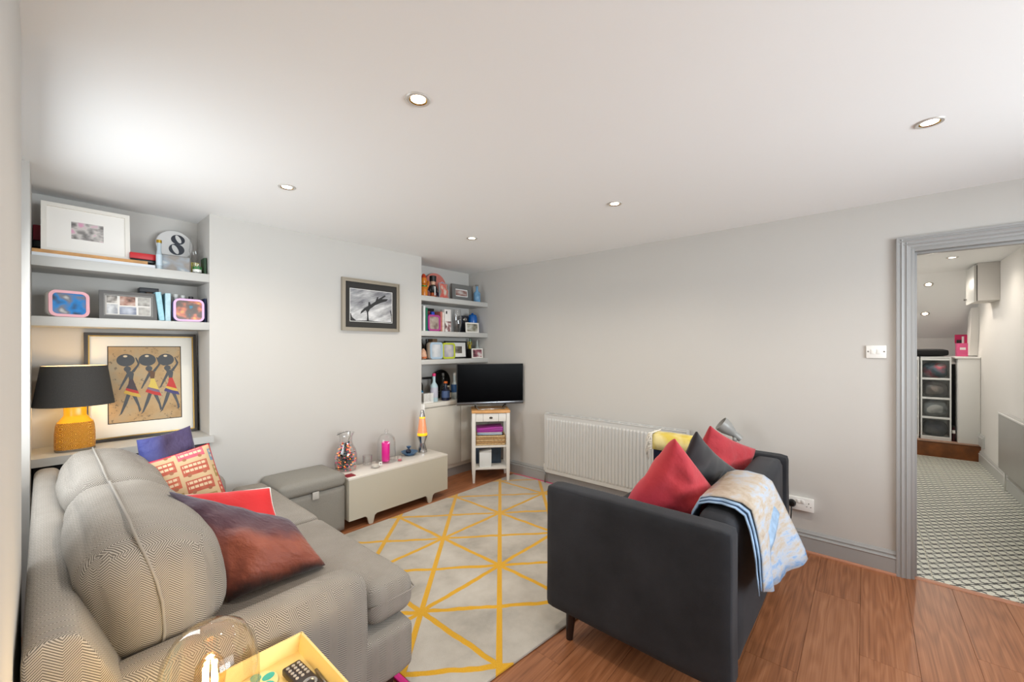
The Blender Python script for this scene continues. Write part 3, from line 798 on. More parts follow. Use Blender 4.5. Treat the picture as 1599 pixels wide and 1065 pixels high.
# ---- yellow fringed blanket on the far arm
bl = thing('fringed_blanket', 'yellow and navy blanket with white fringe on the far sofa arm', 'blanket', (2.99, 1.07, 0.74))
def m_yb():
    m, nt, p = newmat('yellow_check_wool'); N = NT(nt); tc = N.n('ShaderNodeTexCoord')
    nz = N.noise(tc.outputs['Object'], 9, 2)
    N.l(N.ramp(nz.outputs['Fac'], [(0.4, lin((214, 190, 84))), (0.6, lin((226, 212, 150)))]), p.inputs['Base Color']); p.inputs['Roughness'].default_value = 0.9
    return m
def saddle(name, off, z_in, z_out, y0, y1, m):
    P = [(-0.062 - off, z_in), (-0.062 - off, -0.03), (-0.055 - off, 0.004 + off), (-0.03, 0.012 + off), (0.03, 0.012 + off), (0.055 + off, 0.004 + off), (0.062 + off, -0.03), (0.062 + off, z_out)]
    V, F = [], []; ny = 8
    for j in range(ny + 1):
        yy = y0 + (y1 - y0) * j / ny
        for k, (a, b_) in enumerate(P): V.append((a, yy, b_ + 0.004 * noise.noise(Vector((a * 20, yy * 14, off * 90)))))
    n = len(P)
    for j in range(ny):
        for k in range(n - 1): F.append((j*n+k, j*n+k+1, (j+1)*n+k+1, (j+1)*n+k))
    o = build(name, V, F, m, bl, smooth='all'); md = o.modifiers.new('thickness', 'SOLIDIFY'); md.thickness = 0.012; md.offset = 1
    return o
saddle('under_fold', 0.0, -0.20, -0.16, -0.16, 0.095, mat('navy_wool', (24, 30, 60), 0.95))
saddle('top_fold', 0.014, -0.075, -0.06, -0.16, 0.10, m_yb())
random.seed(2)
fb = bmesh.new()
for i in range(34):
    if i < 16: a, z0 = -0.090 + random.uniform(-0.004, 0.004), 0.034 - 0.105 * i / 15.0      # inner drop
    else: a, z0 = -0.082 + 0.16 * (i - 16) / 17.0, 0.040                                       # across the top
    L = random.uniform(0.05, 0.085); o_ = random.uniform(0.018, 0.042)
    add_tube(fb, [(a, 0.098, z0), (a + random.uniform(-0.006, 0.004), 0.10 + o_ * 0.7, z0 - 0.004), (a + random.uniform(-0.012, 0.004), 0.10 + o_, z0 - L * 0.45), (a + random.uniform(-0.014, 0.004), 0.10 + o_ + 0.004, z0 - L)], 0.0038, 5)
fr = from_bm('fringe', fb, mat('white_wool', (236, 232, 222), 0.95), bl, smooth='all'); fr['kind'] = 'stuff'

# ---- grey reading lamp behind the sofa
lp = thing('reading_lamp', 'grey spot-headed reading lamp behind the black sofa by the wall', 'lamp', (3.22, 0.70, 0))
M_lampg = mat('grey_lamp_enamel', (150, 150, 147), 0.35)
lathe('base', [(0.11, 0.0), (0.11, 0.012), (0.10, 0.02), (0.012, 0.03)], M_lampg, lp, 28)
tube('pole', [(0, 0, 0.02), (0, 0, 0.74)], 0.009, M_lampg, lp)
tube('joint', [(0, 0, 0.735), (0, 0.0, 0.765)], 0.014, M_lampg, lp, 12)
hd = lathe('lamp_head', [(0.0, -0.075), (0.022, -0.074), (0.024, -0.05), (0.024, -0.02), (0.034, 0.0), (0.050, 0.04), (0.054, 0.075), (0.054, 0.09), (0.050, 0.09), (0.046, 0.06), (0.0, 0.05)], M_lampg, lp, 28)
ax = Vector((-0.25, 0.62, 0.55)).normalized()
hd.matrix_local = Matrix.Translation(Vector((-0.0, 0.02, 0.80))) @ ax.to_track_quat('Z', 'Y').to_matrix().to_4x4()

# ================================================================ CUSHIONS ON THE TWEED SOFA
GC = 'cushions on the tweed sofa'
M_brown = ramp_fabric('aubergine_to_rust_velvet', [(0.0, lin((52, 26, 24))), (0.10, lin((132, 66, 48))), (0.42, lin((148, 78, 58))), (0.62, lin((86, 50, 58))), (1.0, lin((56, 40, 62)))], 'v', 3, 0.16, 0.6, 0.2, 0.6)
pillow('scatter_cushion', 'aubergine and rust velvet cushion at the near end of the tweed sofa', [(0.31, 1.97, 0.86), (0.67, 1.80, 0.685), (0.755, 1.66, 0.515), (0.43, 1.70, 0.50)], 0.20, M_brown, 2.2, pinch=0.03, wr=0.032, p=0.36, group=GC)
M_bright = ramp_fabric('bright_red_cotton', [(0.0, lin((170, 14, 20))), (1.0, lin((214, 24, 30)))], 'u', 4, 0.2, 0.7, 0.2, 0.2)
pillow('scatter_cushion', 'bright red cushion with white piping behind the rust velvet one', [(0.30, 2.18, 0.795), (0.705, 2.13, 0.735), (0.72, 2.00, 0.545), (0.36, 1.95, 0.52)], 0.12, M_bright, 4.0, pinch=0.06, group=GC, piping=M_white)

def m_bus():
    m, nt, p = newmat('printed_bus_linen'); N = NT(nt)
    uv = N.n('ShaderNodeUVMap'); u, v, w = N.sep(uv.outputs[0])
    # staggered columns of buses: 2.2 across, 3 down
    cu = N.m('MULTIPLY', N.m('ADD', u, 0.02), 2.15); col = N.m('FLOOR', cu); fu = N.m('FRACT', cu)
    cv = N.m('ADD', N.m('MULTIPLY', v, 3.3), N.m('MULTIPLY', col, 0.45)); rowi = N.m('FLOOR', cv); fv = N.m('FRACT', cv)
    wn = N.n('ShaderNodeTexWhiteNoise'); wn.noise_dimensions = '2D'; N.l(N.comb(col, rowi), wn.inputs['Vector'])
    body = N.ramp(wn.outputs['Value'], [(0.0, lin((188, 76, 56))), (0.25, lin((198, 70, 104))), (0.48, lin((178, 66, 54))), (0.66, lin((88, 134, 166))), (0.82, lin((146, 122, 62)))], 'CONSTANT')
    inb = N.m('MULTIPLY', N.m('LESS_THAN', N.m('ABSOLUTE', N.m('SUBTRACT', fu, 0.5)), 0.44), N.m('LESS_THAN', N.m('ABSOLUTE', N.m('SUBTRACT', fv, 0.55)), 0.36))
    def band(c, h): return N.m('LESS_THAN', N.m('ABSOLUTE', N.m('SUBTRACT', fv, c)), h)
    wins = N.m('MULTIPLY', N.m('MAXIMUM', band(0.76, 0.075), band(0.48, 0.075)), N.m('GREATER_THAN', N.m('FRACT', N.m('MULTIPLY', fu, 7.0)), 0.18))
    wins = N.m('MULTIPLY', wins, N.m('LESS_THAN', N.m('ABSOLUTE', N.m('SUBTRACT', fu, 0.5)), 0.39))
    def wheel(c):
        a = N.m('MULTIPLY', N.m('SUBTRACT', fu, c), 1.5); b_ = N.m('SUBTRACT', fv, 0.20)
        return N.m('LESS_THAN', N.m('ADD', N.m('MULTIPLY', a, a), N.m('MULTIPLY', b_, b_)), 0.010)
    wh = N.m('MAXIMUM', wheel(0.25), wheel(0.76))
    base = lin((200, 172, 134))
    c = N.mix(inb, base, body); c = N.mix(N.m('MULTIPLY', wins, inb), c, lin((222, 196, 164))); c = N.mix(wh, c, lin((150, 84, 60)))
    nz = N.noise(uv.outputs[0], 12, 3)
    c = N.mix(N.m('MULTIPLY', nz.outputs['Fac'], 0.30), c, base)
    N.l(c, p.inputs['Base Color']); p.inputs['Roughness'].default_value = 0.9
    return m
pillow('scatter_cushion', 'linen cushion printed with rows of double-decker buses', [(0.320, 2.74, 0.812), (0.600, 2.74, 0.868), (0.655, 2.62, 0.590), (0.360, 2.60, 0.555)], 0.12, [m_bus()], 6.0, pinch=0.03, wr=0.008, group=GC, piping=mat('red_cushion_edge', (190, 30, 50), 0.9))
M_purp = ramp_fabric('blue_violet_velvet', [(0.0, lin((54, 64, 138))), (0.3, lin((56, 54, 112))), (0.5, lin((52, 34, 72))), (1.0, lin((58, 44, 88)))], 'u', 3, 0.15, 0.6, 0.2, 0.6)
pillow('scatter_cushion', 'blue violet velvet cushion in the far corner of the tweed sofa', [(0.330, 2.95, 0.905), (0.560, 2.95, 0.950), (0.620, 2.83, 0.56), (0.340, 2.83, 0.53)], 0.15, M_purp, 7.7, pinch=0.05, wr=0.034, group=GC)

# ================================================================ OTTOMAN and MEDIA BENCH
o = thing('storage_ottoman', 'grey linen storage ottoman with padded lid beside the white bench', 'ottoman', (1.28, 3.172, 0))
rbox('box', 0, 0, 0.185, 0.455, 0.375, 0.34, 0.012, M_linen, o, n=6, wob=0.001)
rbox('lid', 0, 0, 0.402, 0.472, 0.390, 0.098, 0.035, M_linen, o, n=12, bulge=(0.003, 0.003, 0.012), wob=0.0015)
box('pull_tab', -0.022, 0.024, -0.208, -0.198, 0.315, 0.368, mat('pale_grey_tab', (186, 184, 178), 0.8), o, b=0.003)
for x, y in ((-0.19, -0.15), (0.19, -0.15), (-0.19, 0.15), (0.19, 0.15)): leg(o, x, y, 0.02, 0.018, 0.018, M_black)

M_bench = mat('bench_stone_lacquer', (198, 193, 178), 0.4)
M_bencht = mat('bench_top_lacquer', (226, 221, 212), 0.3)
b_ = thing('media_bench', 'low pale bench with cut-out feet against the chimney breast', 'bench', (2.015, 3.12, 0))
box('top', -0.486, 0.486, -0.150, 0.150, 0.384, 0.400, M_bencht, b_, b=0.002)
fp = [(-0.484, 0.385), (-0.484, 0.072), (-0.352, 0.072), (-0.332, 0.060), (-0.318, 0.004), (-0.312, 0.0), (-0.288, 0.0), (-0.282, 0.004), (-0.268, 0.060), (-0.248, 0.072), (0.228, 0.072), (0.248, 0.060), (0.262, 0.004), (0.268, 0.0), (0.292, 0.0), (0.298, 0.004), (0.312, 0.060), (0.332, 0.072), (0.484, 0.072), (0.484, 0.385)]
prism('front_panel', fp, 'y', -0.150, -0.134, M_bench, b_)
box('side_panel', 0.470, 0.484, -0.133, 0.148, 0.072, 0.384, M_bench, b_, b=0.001)
box('side_panel', -0.484, -0.470, -0.133, 0.148, 0.072, 0.384, M_bench, b_, b=0.001)
box('bottom_board', -0.470, 0.470, -0.133, 0.148, 0.072, 0.088, M_bench, b_, b=0)
box('back_board', -0.470, 0.470, 0.140, 0.148, 0.088, 0.384, M_bench, b_, b=0)
leg(b_, -0.30, 0.11, 0.072, 0.018, 0.026, M_bench); leg(b_, 0.28, 0.11, 0.072, 0.018, 0.026, M_bench)

# ================================================================ TELEVISION CABINET, TELEVISION
RZ = math.radians(-42)
c = thing('side_cabinet', 'narrow white open-shelf cabinet with oak top under the television', 'cabinet', (3.155, 3.050, 0), RZ)
M_cw = mat('cabinet_white', (228, 226, 220), 0.45)
box('top', -0.200, 0.200, -0.172, 0.165, 0.722, 0.750, M_oak, c, b=0.005)
for x in (-0.178, 0.178):
    for y in (-0.148, 0.148):
        V = []
        for z, r in ((0.0, 0.011), (0.14, 0.018), (0.722, 0.018)):
            for a, bb in ((-1, -1), (1, -1), (1, 1), (-1, 1)): V.append((x + a * r, y + bb * r, z))
        F = [(0, 1, 2, 3), (8, 9, 10, 11)] + [(i*4+k, i*4+(k+1) % 4, (i+1)*4+(k+1) % 4, (i+1)*4+k) for i in range(2) for k in range(4)]
        build('leg', V, F, M_cw, c)
box('shelf', -0.165, 0.165, -0.150, 0.150, 0.135, 0.155, M_cw, c, b=0.002)
box('shelf', -0.165, 0.165, -0.150, 0.150, 0.362, 0.382, M_cw, c, b=0.002)
box('side_panel', -0.178, -0.166, -0.13, 0.13, 0.625, 0.722, M_cw, c, b=0.001)
box('side_panel', 0.166, 0.178, -0.13, 0.13, 0.625, 0.722, M_cw, c, b=0.001)
box('drawer_case', -0.160, 0.160, -0.135, 0.145, 0.63, 0.72, M_cw, c, b=0.001)
dr = box('drawer', -0.158, 0.158, -0.156, -0.137, 0.634, 0.716, M_cw, c, b=0.002)
for x in (-0.08, 0.08): box('groove', x - 0.0015, x + 0.0015, -0.1566, -0.1555, 0.634, 0.716, mat('groove_shadow_line', (120, 118, 112), 0.8), dr, b=0)
lathe('cup_handle', [(0.0, 0.013), (0.012, 0.011), (0.018, 0.004), (0.019, 0.0)], mat('pewter', (95, 90, 84), 0.35, 1.0), dr, 18, (0, 0, 0), sy=0.6).matrix_local = Matrix.Translation((0, -0.156, 0.672)) @ Matrix.Rotation(math.radians(90), 4, 'X')

def cab_local(x, y): # cabinet-local to world
    return (3.155 + x * math.cos(RZ) - y * math.sin(RZ), 3.050 + x * math.sin(RZ) + y * math.cos(RZ))
x, y = cab_local(0, -0.01)
bk = thing('wicker_basket', 'shallow woven wicker basket on the cabinet middle shelf', 'basket', (x, y, 0.382), RZ)
M_wick = mat('wicker', (184, 146, 98), 0.8, var=0.25, vscale=60)
M_wick2 = mat('wicker_pale', (206, 176, 130), 0.8, var=0.2, vscale=60)
for rI in range(5):
    z = 0.010 + rI * 0.020; P = []
    hw, hd_ = 0.147, 0.118; per = []
    for i in range(16): per.append((-hw + 2 * hw * i / 16, -hd_, 0, -1))
    for i in range(12): per.append((hw, -hd_ + 2 * hd_ * i / 12, 1, 0))
    for i in range(16): per.append((hw - 2 * hw * i / 16, hd_, 0, 1))
    for i in range(12): per.append((-hw, hd_ - 2 * hd_ * i / 12, -1, 0))
    for i, (a, b2, nx, ny) in enumerate(per):
        w_ = 0.005 * (1 if (i + rI) % 2 else -1); P.append((a + nx * w_, b2 + ny * w_, z))
    tube('strand', P, 0.0105, M_wick if rI % 2 else M_wick2, bk, seg=6, closed=True)
box('bottom', -0.14, 0.14, -0.11, 0.11, 0.001, 0.010, M_wick, bk, b=0)
x, y = cab_local(-0.01, -0.01)
pp = thing('paper_stack', 'white and blue papers lying on the wicker basket', 'papers', (x, y, 0.487), RZ)
for i, (cc, k) in enumerate((((214, 226, 236), 0.0), ((120, 160, 196), 0.02), ((236, 236, 240), -0.02), ((220, 214, 228), 0.01))):
    q = box('sheet', -0.13, 0.13, -0.10, 0.10, i * 0.007, i * 0.007 + 0.006, mat('paper_%d' % i, cc, 0.7), pp, b=0.001); q.rotation_euler = (0, 0, k * 2)
fo = thing('purple_folder', 'purple folder lying on top of the papers in the cabinet', 'folder', (x, y, 0.5165), RZ)
M_fold = mat('purple_card', (150, 40, 140), 0.4)
prism('cover', [(-0.135, 0.0), (0.135, 0.0), (0.138, 0.030), (0.10, 0.040), (-0.08, 0.020), (-0.135, 0.030)], 'y', -0.112, 0.10, M_fold, fo, b=0.003)
prism('flap', [(-0.135, 0.031), (-0.08, 0.021), (0.10, 0.041), (0.14, 0.031), (0.135, 0.052), (0.02, 0.050), (-0.13, 0.038)], 'y', -0.115, 0.095, mat('purple_card_light', (172, 60, 160), 0.4), fo, b=0.003)
x, y = cab_local(-0.02, 0.06)
tag(box('storage_box', -0.13, 0.14, -0.055, 0.06, 0, 0.19, mat('dark_blue_box', (46, 62, 80), 0.35, var=0.3, vscale=12), b=0.004), 'dark blue box at the back of the cabinet bottom shelf', 'box').matrix_world = Matrix.Translation((x, y, 0.155)) @ Matrix.Rotation(RZ, 4, 'Z')
x, y = cab_local(-0.055, -0.075)
wb = thing('white_carton', 'small white carton on the cabinet bottom shelf', 'box', (x, y, 0.155), RZ)
box('carton', -0.062, 0.062, -0.055, 0.055, 0, 0.150, mat('white_card', (226, 230, 230), 0.6), wb, b=0.002)
prism('flap', [(-0.062, 0.151), (0.062, 0.151), (0.062, 0.178), (-0.03, 0.160)], 'y', -0.054, 0.054, mat('white_card_flap', (205, 206, 204), 0.6), wb, b=0.001)

TR = math.radians(-33)
t = thing('television', 'flat black television on a silver stand in the corner', 'television', (3.118, 3.005, 0.750), TR)
box('casing', -0.360, 0.360, -0.010, 0.016, 0.050, 0.480, M_black, t, b=0.004)
box('rear_housing', -0.25, 0.25, 0.016, 0.045, 0.07, 0.34, M_black, t, b=0.01)
box('screen', -0.353, 0.353, -0.0125, -0.0105, 0.083, 0.475, mat('dark_screen', (4, 4, 5), 0.22, spec=0.03), t, b=0)
box('bezel_bar', -0.361, 0.361, -0.016, -0.0105, 0.050, 0.080, mat('gunmetal_bar', (110, 110, 112), 0.25, 0.9), t, b=0.003)
box('badge', -0.014, 0.014, -0.0168, -0.0158, 0.064, 0.069, M_chrome, t, b=0)
for k in (-1, 1):
    tube('foot', [(k * 0.165, -0.012, 0.052), (k * 0.142, -0.045, 0.010), (k * 0.138, -0.055, 0.006)], 0.006, M_chrome, t)
    tube('foot', [(k * 0.165, 0.012, 0.052), (k * 0.150, 0.07, 0.008)], 0.006, M_black, t)
tube('stand_bar', [(-0.140, -0.052, 0.0065), (0.140, -0.052, 0.0065)], 0.0062, M_chrome, t)

# ================================================================ TRAY TABLE IN FRONT
tb = thing('tray_table', 'cream tray-topped side table beside the arm of the tweed sofa', 'side table', (0.275, 1.035, 0))
M_cream = mat('cream_lacquer', (230, 206, 140), 0.4)
box('tray_floor', -0.226, 0.226, -0.226, 0.226, 0.505, 0.515, M_cream, tb, b=0.001)
for a in (-1, 1):
    prism('tray_rim', [(a * 0.214, 0.515), (a * 0.226, 0.556), (a * 0.232, 0.556), (a * 0.228, 0.505), (a * 0.216, 0.505)], 'y', -0.230, 0.230, M_cream, tb)
    prism('tray_rim', [(a * 0.214, 0.515), (a * 0.226, 0.556), (a * 0.232, 0.556), (a * 0.228, 0.505), (a * 0.216, 0.505)], 'x', -0.230, 0.230, M_cream, tb)
for a in (-1, 1):
    for b2 in (-1, 1): tube('leg', [(a * 0.19, b2 * 0.19, 0.505), (a * 0.20, b2 * 0.20, 0.0)], 0.012, M_cream, tb)
    tube('cross_bar', [(a * 0.194, -0.194, 0.30), (a * 0.194, 0.194, 0.30)], 0.008, M_cream, tb)

dl = thing('glass_dome_lamp', 'lit filament bulb lamp under a clear glass dome on the tray table', 'lamp', (0.243, 1.095, 0.515))
lathe('base', [(0.098, 0.0), (0.100, 0.006), (0.100, 0.020), (0.096, 0.026), (0.0, 0.026)], M_oak, dl, 32)
lathe('dome', [(0.0935, 0.026), (0.0945, 0.12), (0.0935, 0.17), (0.085, 0.215), (0.065, 0.250), (0.035, 0.270), (0.0, 0.276)], glassmat('dome_glass', (252, 250, 244), 0.08), dl, 40)
lathe('lamp_holder', [(0.020, 0.026), (0.020, 0.075), (0.015, 0.080), (0.0, 0.080)], M_brass, dl, 20)
lathe('bulb', [(0.012, 0.080), (0.016, 0.10), (0.027, 0.13), (0.030, 0.155), (0.026, 0.185), (0.012, 0.205), (0.0, 0.208)], glassmat('bulb_glass', (255, 240, 210), 0.05), dl, 24)
M_fil = emis('filament_glow', (255, 236, 190), 60.0)
for k in range(4):
    a = k * math.pi / 2 + 0.4
    tube('filament', [(0.008 * math.cos(a), 0.008 * math.sin(a), 0.098), (0.012 * math.cos(a), 0.012 * math.sin(a), 0.185)], 0.0042, M_fil, dl, 6)
def glow(name, parent, loc, power, col, r):
    l = bpy.data.lights.new(name, 'POINT'); l.energy = power; l.color = lin(col)[:3]; l.shadow_soft_size = r
    q = bpy.data.objects.new(name, l); COL.objects.link(q); q.parent = parent; q.location = loc; return q
glow('bulb_light', dl, (0, 0, 0.225), 1.6, (255, 216, 160), 0.02)

rm = thing('remote_control', 'long black remote control with coloured buttons lying in the cream tray', 'remote', (0.452, 1.105, 0.5155), math.radians(4))
box('body', -0.024, 0.024, -0.105, 0.085, 0.0, 0.019, mat('remote_plastic', (40, 28, 24), 0.35), rm, b=0.005)
M_btn = mat('grey_button', (170, 165, 160), 0.5)
for i in range(5):
    for j in range(3): lathe('button', [(0.0045, 0.0), (0.0042, 0.0022), (0.0, 0.0024)], M_btn, rm, 10, (-0.014 + j * 0.014, 0.070 - i * 0.013, 0.0188))
lathe('control_ring', [(0.0175, 0.0), (0.0175, 0.002), (0.012, 0.0022), (0.010, 0.0)], M_steel, rm, 24, (0, -0.020, 0.0188))
for j, cc in enumerate(((200, 50, 50), (60, 150, 70), (230, 200, 60), (60, 90, 190))): box('colour_button', -0.018 + j * 0.0095, -0.011 + j * 0.0095, -0.056, -0.050, 0.0185, 0.0205, mat('btn%d' % j, cc, 0.5), rm, b=0)
k2 = thing('black_gadget', 'small rounded black remote partly showing at the tray edge', 'remote', (0.393, 1.105, 0.5155), math.radians(30))
lathe('body', [(0.026, 0.0), (0.030, 0.006), (0.029, 0.014), (0.022, 0.019), (0.0, 0.0205)], mat('gadget_plastic', (30, 24, 22), 0.3), k2, 24, sy=1.5)
for a, bb in ((-0.008, 0.018), (0.008, 0.018), (0.0, 0.006)): lathe('button', [(0.004, 0), (0.0036, 0.002), (0, 0.0022)], M_btn, k2, 10, (a, bb, 0.0195))
cs = thing('coaster', 'cream coaster with teal petals in the tray', 'coaster', (0.372, 1.200, 0.5155))
lathe('disc', [(0.044, 0.0), (0.045, 0.002), (0.044, 0.004), (0.0, 0.004)], mat('coaster_cream', (226, 205, 150), 0.5), cs, 32)
M_teal = mat('teal_print', (40, 165, 160), 0.5)
for k in range(5):
    a = k * 2 * math.pi / 5 + 0.3; P = []
    for i in range(14):
        tt = 2 * math.pi * i / 14; px, py = 0.026 + 0.016 * math.cos(tt), 0.0125 * math.sin(tt)
        P.append((px * math.cos(a) - py * math.sin(a), px * math.sin(a) + py * math.cos(a)))
    prism('petal', P, 'z', 0.0041, 0.0046, M_teal, cs)
tag(tube('pen', [(0.488, 1.13, 0.523), (0.482, 1.00, 0.523)], 0.004, M_steel), 'thin metallic pen beside the long remote', 'pen')

# ================================================================ builders for small things
def root(name, label, cat, x, y, z, rz=0.0, lean=0.0, group=None):
    t = thing(name, label, cat, (x, y, z), rz, group)
    t.rotation_euler = (-lean, 0, rz); return t

def pframe(name, label, x, y, z, w, h, bd, fm, pic, mount=0.0, mm=None, d=0.018, lean=0.08, rz=0.0, group=None, hang=False, bevel_inner=None):
    t = root(name, label, 'picture frame', x, y, z, rz, lean, group)
    z0 = 0.0
    holed('frame', 'y', -d, 0.0, (-w/2, w/2, z0, z0 + h), (-w/2 + bd, w/2 - bd, z0 + bd, z0 + h - bd), fm, t)
    if bevel_inner:
        holed('inner_edge', 'y', -d - 0.001, -d + 0.006, (-w/2 + bd - 0.006, w/2 - bd + 0.006, z0 + bd - 0.006, z0 + h - bd + 0.006), (-w/2 + bd, w/2 - bd, z0 + bd, z0 + h - bd), bevel_inner, t)
    iw, ih = w - 2 * bd, h - 2 * bd
    y1 = -d * 0.45
    if mount:
        box('mount', -iw/2, iw/2, y1, -0.001, z0 + bd, z0 + h - bd, mm, t, b=0)
        mx, mz = mount if isinstance(mount, tuple) else (mount, mount)
        box('picture', -iw/2 + mx, iw/2 - mx, y1 - 0.001, y1 - 0.0002, z0 + bd + mz, z0 + h - bd - mz, pic, t, b=0)
    else:
        box('picture', -iw/2, iw/2, y1, -0.001, z0 + bd, z0 + h - bd, pic, t, b=0)
    return t

def rrect(w, h, r, n=6, z0=0.0):
    P = []
    for cx, cz, a0 in ((w/2 - r, z0 + r, -90), (w/2 - r, z0 + h - r, 0), (-w/2 + r, z0 + h - r, 90), (-w/2 + r, z0 + r, 180)):
        for i in range(n + 1):
            a = math.radians(a0 + 90 * i / n); P.append((cx + r * math.cos(a), cz + r * math.sin(a)))
    return P
def ring(name, P, Q, y0, y1, m, parent):
    n = len(P); V = [(a, y0, b) for a, b in P] + [(a, y0, b) for a, b in Q] + [(a, y1, b) for a, b in P] + [(a, y1, b) for a, b in Q]; F = []
    for i in range(n):
        j = (i + 1) % n
        F += [(i, j, n + j, n + i), (2*n + i, 3*n + i, 3*n + j, 2*n + j), (i, 2*n + i, 2*n + j, j), (n + i, n + j, 3*n + j, 3*n + i)]
    return build(name, V, F, m, parent, smooth=True)
def rframe(name, label, x, y, z, w, h, d, r, bodym, rimm, pic, rim=0.016, lean=0.03, rz=0.0, group=None):
    t = root(name, label, 'photo frame', x, y, z, rz, lean, group)
    prism('body', rrect(w, h, r), 'y', -d, 0.0, bodym, t, b=0.004)
    ring('rim', rrect(w * 0.985, h * 0.985, r * 0.97, z0=h * 0.0075), rrect(w - 2 * rim, h - 2 * rim, r * 0.62, z0=rim), -d - 0.008, -d + 0.001, rimm, t)
    prism('picture', rrect(w - 2 * rim, h - 2 * rim, r * 0.62, z0=rim), 'y', -d - 0.003, -d - 0.0005, pic, t)
    return t
def bottle(name, label, x, y, z, r, h, m, capm, labm=None, kind='round', group=None, neck=0.30, sq=1.0, lab=(0.15, 0.5)):
    t = root(name, label, 'bottle', x, y, z, group=group)
    rn = max(r * 0.36, 0.011); sh = h * (1 - neck)
    lathe('body', [(r * 0.92, 0.0), (r, h * 0.02), (r, sh * 0.78), (r * 0.88, sh * 0.88), (rn * 1.2, sh * 1.02), (rn, sh * 1.1), (rn, h * 0.93)], m, t, 24, sq=sq)
    lathe('cap', [(rn * 1.25, h * 0.90), (rn * 1.25, h * 0.995), (rn * 1.1, h), (0.0, h)], capm, t, 18)
    if labm: lathe('label_band', [(r * 1.01, h * lab[0]), (r * 1.012, h * lab[0] + 0.001), (r * 1.012, h * lab[1]), (r * 1.01, h * lab[1] + 0.001)], labm, t, 24, sq=sq, cap=False)
    return t
def book(label, x, y, z, w, h, d, m, pages=None, lean=0.0, group=None, roll=0.0, cat='book', name='book'):
    t = root(name, label, cat, x, y, z, 0, 0, group); t.rotation_euler = (0, roll, 0)
    P = [(-w/2, 0), (-w/2 + 0.003, -0.003), (w/2 - 0.003, -0.003), (w/2, 0), (w/2, d), (w/2 - 0.002, d), (w/2 - 0.002, 0.004), (-w/2 + 0.002, 0.004), (-w/2 + 0.002, d), (-w/2, d)]
    prism('cover', P, 'z', 0.0, h, m, t)
    box('pages', -w/2 + 0.0021, w/2 - 0.0021, 0.0045, d - 0.003, 0.003, h - 0.004, M_pages, t, b=0)
    return t
M_pages = mat('book_pages', (226, 220, 204), 0.9)

# ================================================================ WALL PICTURE ON THE CHIMNEY BREAST
def m_sky():
    m, nt, p = newmat('cloudy_sky_print'); N = NT(nt); tc = N.n('ShaderNodeTexCoord')
    x, y, z = N.sep(tc.outputs['Object'])
    v = N.comb(N.m('ADD', N.m('MULTIPLY', x, 3.0), N.m('MULTIPLY', z, 4.0)), 0.0, N.m('SUBTRACT', N.m('MULTIPLY', z, 14.0), N.m('MULTIPLY', x, 6.0)))
    nz = N.noise(v, 1.1, 5, 0.6)
    f = N.m('ADD', nz.outputs['Fac'], N.m('MULTIPLY_ADD', z, -0.6, 0.16))
    N.l(N.ramp(f, [(0.3, lin((96, 96, 104))), (0.5, lin((160, 160, 162))), (0.72, lin((226, 226, 226)))]), p.inputs['Base Color']); p.inputs['Roughness'].default_value = 0.3
    return m
w = root('wall_picture', 'black and white landscape photograph in a silver frame on the chimney breast', 'picture frame', 1.945, YB, 1.548)
M_silver = mat('pewter_frame', (176, 167, 152), 0.28, 0.7)
M_bmount = mat('black_mount', (46, 44, 42), 0.8)
FW, FH = 0.562, 0.455
holed('frame', 'y', -0.024, 0.0, (-FW/2, FW/2, 0, FH), (-FW/2 + 0.030, FW/2 - 0.030, 0.030, FH - 0.030), M_silver, w)
holed('frame_lip', 'y', -0.029, -0.024, (-FW/2, FW/2, 0, FH), (-FW/2 + 0.010, FW/2 - 0.010, 0.010, FH - 0.010), M_silver, w)
box('mount', -FW/2 + 0.030, FW/2 - 0.030, -0.012, -0.001, 0.030, FH - 0.030, M_bmount, w, b=0)
pc = box('picture', -0.205, 0.205, -0.0130, -0.0121, 0.085, 0.365, m_sky(), w, b=0)
holed('mount_edge', 'y', -0.0136, -0.0121, (-0.209, 0.209, 0.081, 0.369), (-0.205, 0.205, 0.085, 0.365), M_white, w)
M_ink = mat('photo_black_ink', (34, 34, 36), 0.4)
# a wind-bent bare tree on the horizon, printed flat
tr = [(-0.052, 0.086), (-0.028, 0.086), (-0.034, 0.13), (-0.036, 0.17), (-0.018, 0.20), (0.03, 0.235), (0.085, 0.262), (0.150, 0.285), (0.162, 0.305), (0.10, 0.298), (0.142, 0.330), (0.128, 0.336), (0.06, 0.292), (0.065, 0.315), (0.052, 0.312), (0.035, 0.272), (-0.012, 0.240), (-0.02, 0.262), (-0.034, 0.262), (-0.036, 0.226), (-0.072, 0.205), (-0.104, 0.172), (-0.112, 0.150), (-0.098, 0.158), (-0.060, 0.186), (-0.050, 0.172), (-0.046, 0.13)]
prism('printed_tree', tr, 'y', -0.0136, -0.0130, M_ink, w)
prism('printed_hill', [(-0.205, 0.085), (0.205, 0.085), (0.205, 0.092), (0.10, 0.088), (-0.03, 0.096), (-0.15, 0.090), (-0.188, 0.118), (-0.198, 0.150), (-0.205, 0.152)], 'y', -0.0135, -0.0130, M_ink, w)
prism('printed_bush', [(0.205, 0.088), (0.196, 0.10), (0.199, 0.14), (0.190, 0.175), (0.184, 0.20), (0.192, 0.20), (0.202, 0.17), (0.205, 0.16)], 'y', -0.0135, -0.0130, M_ink, w)

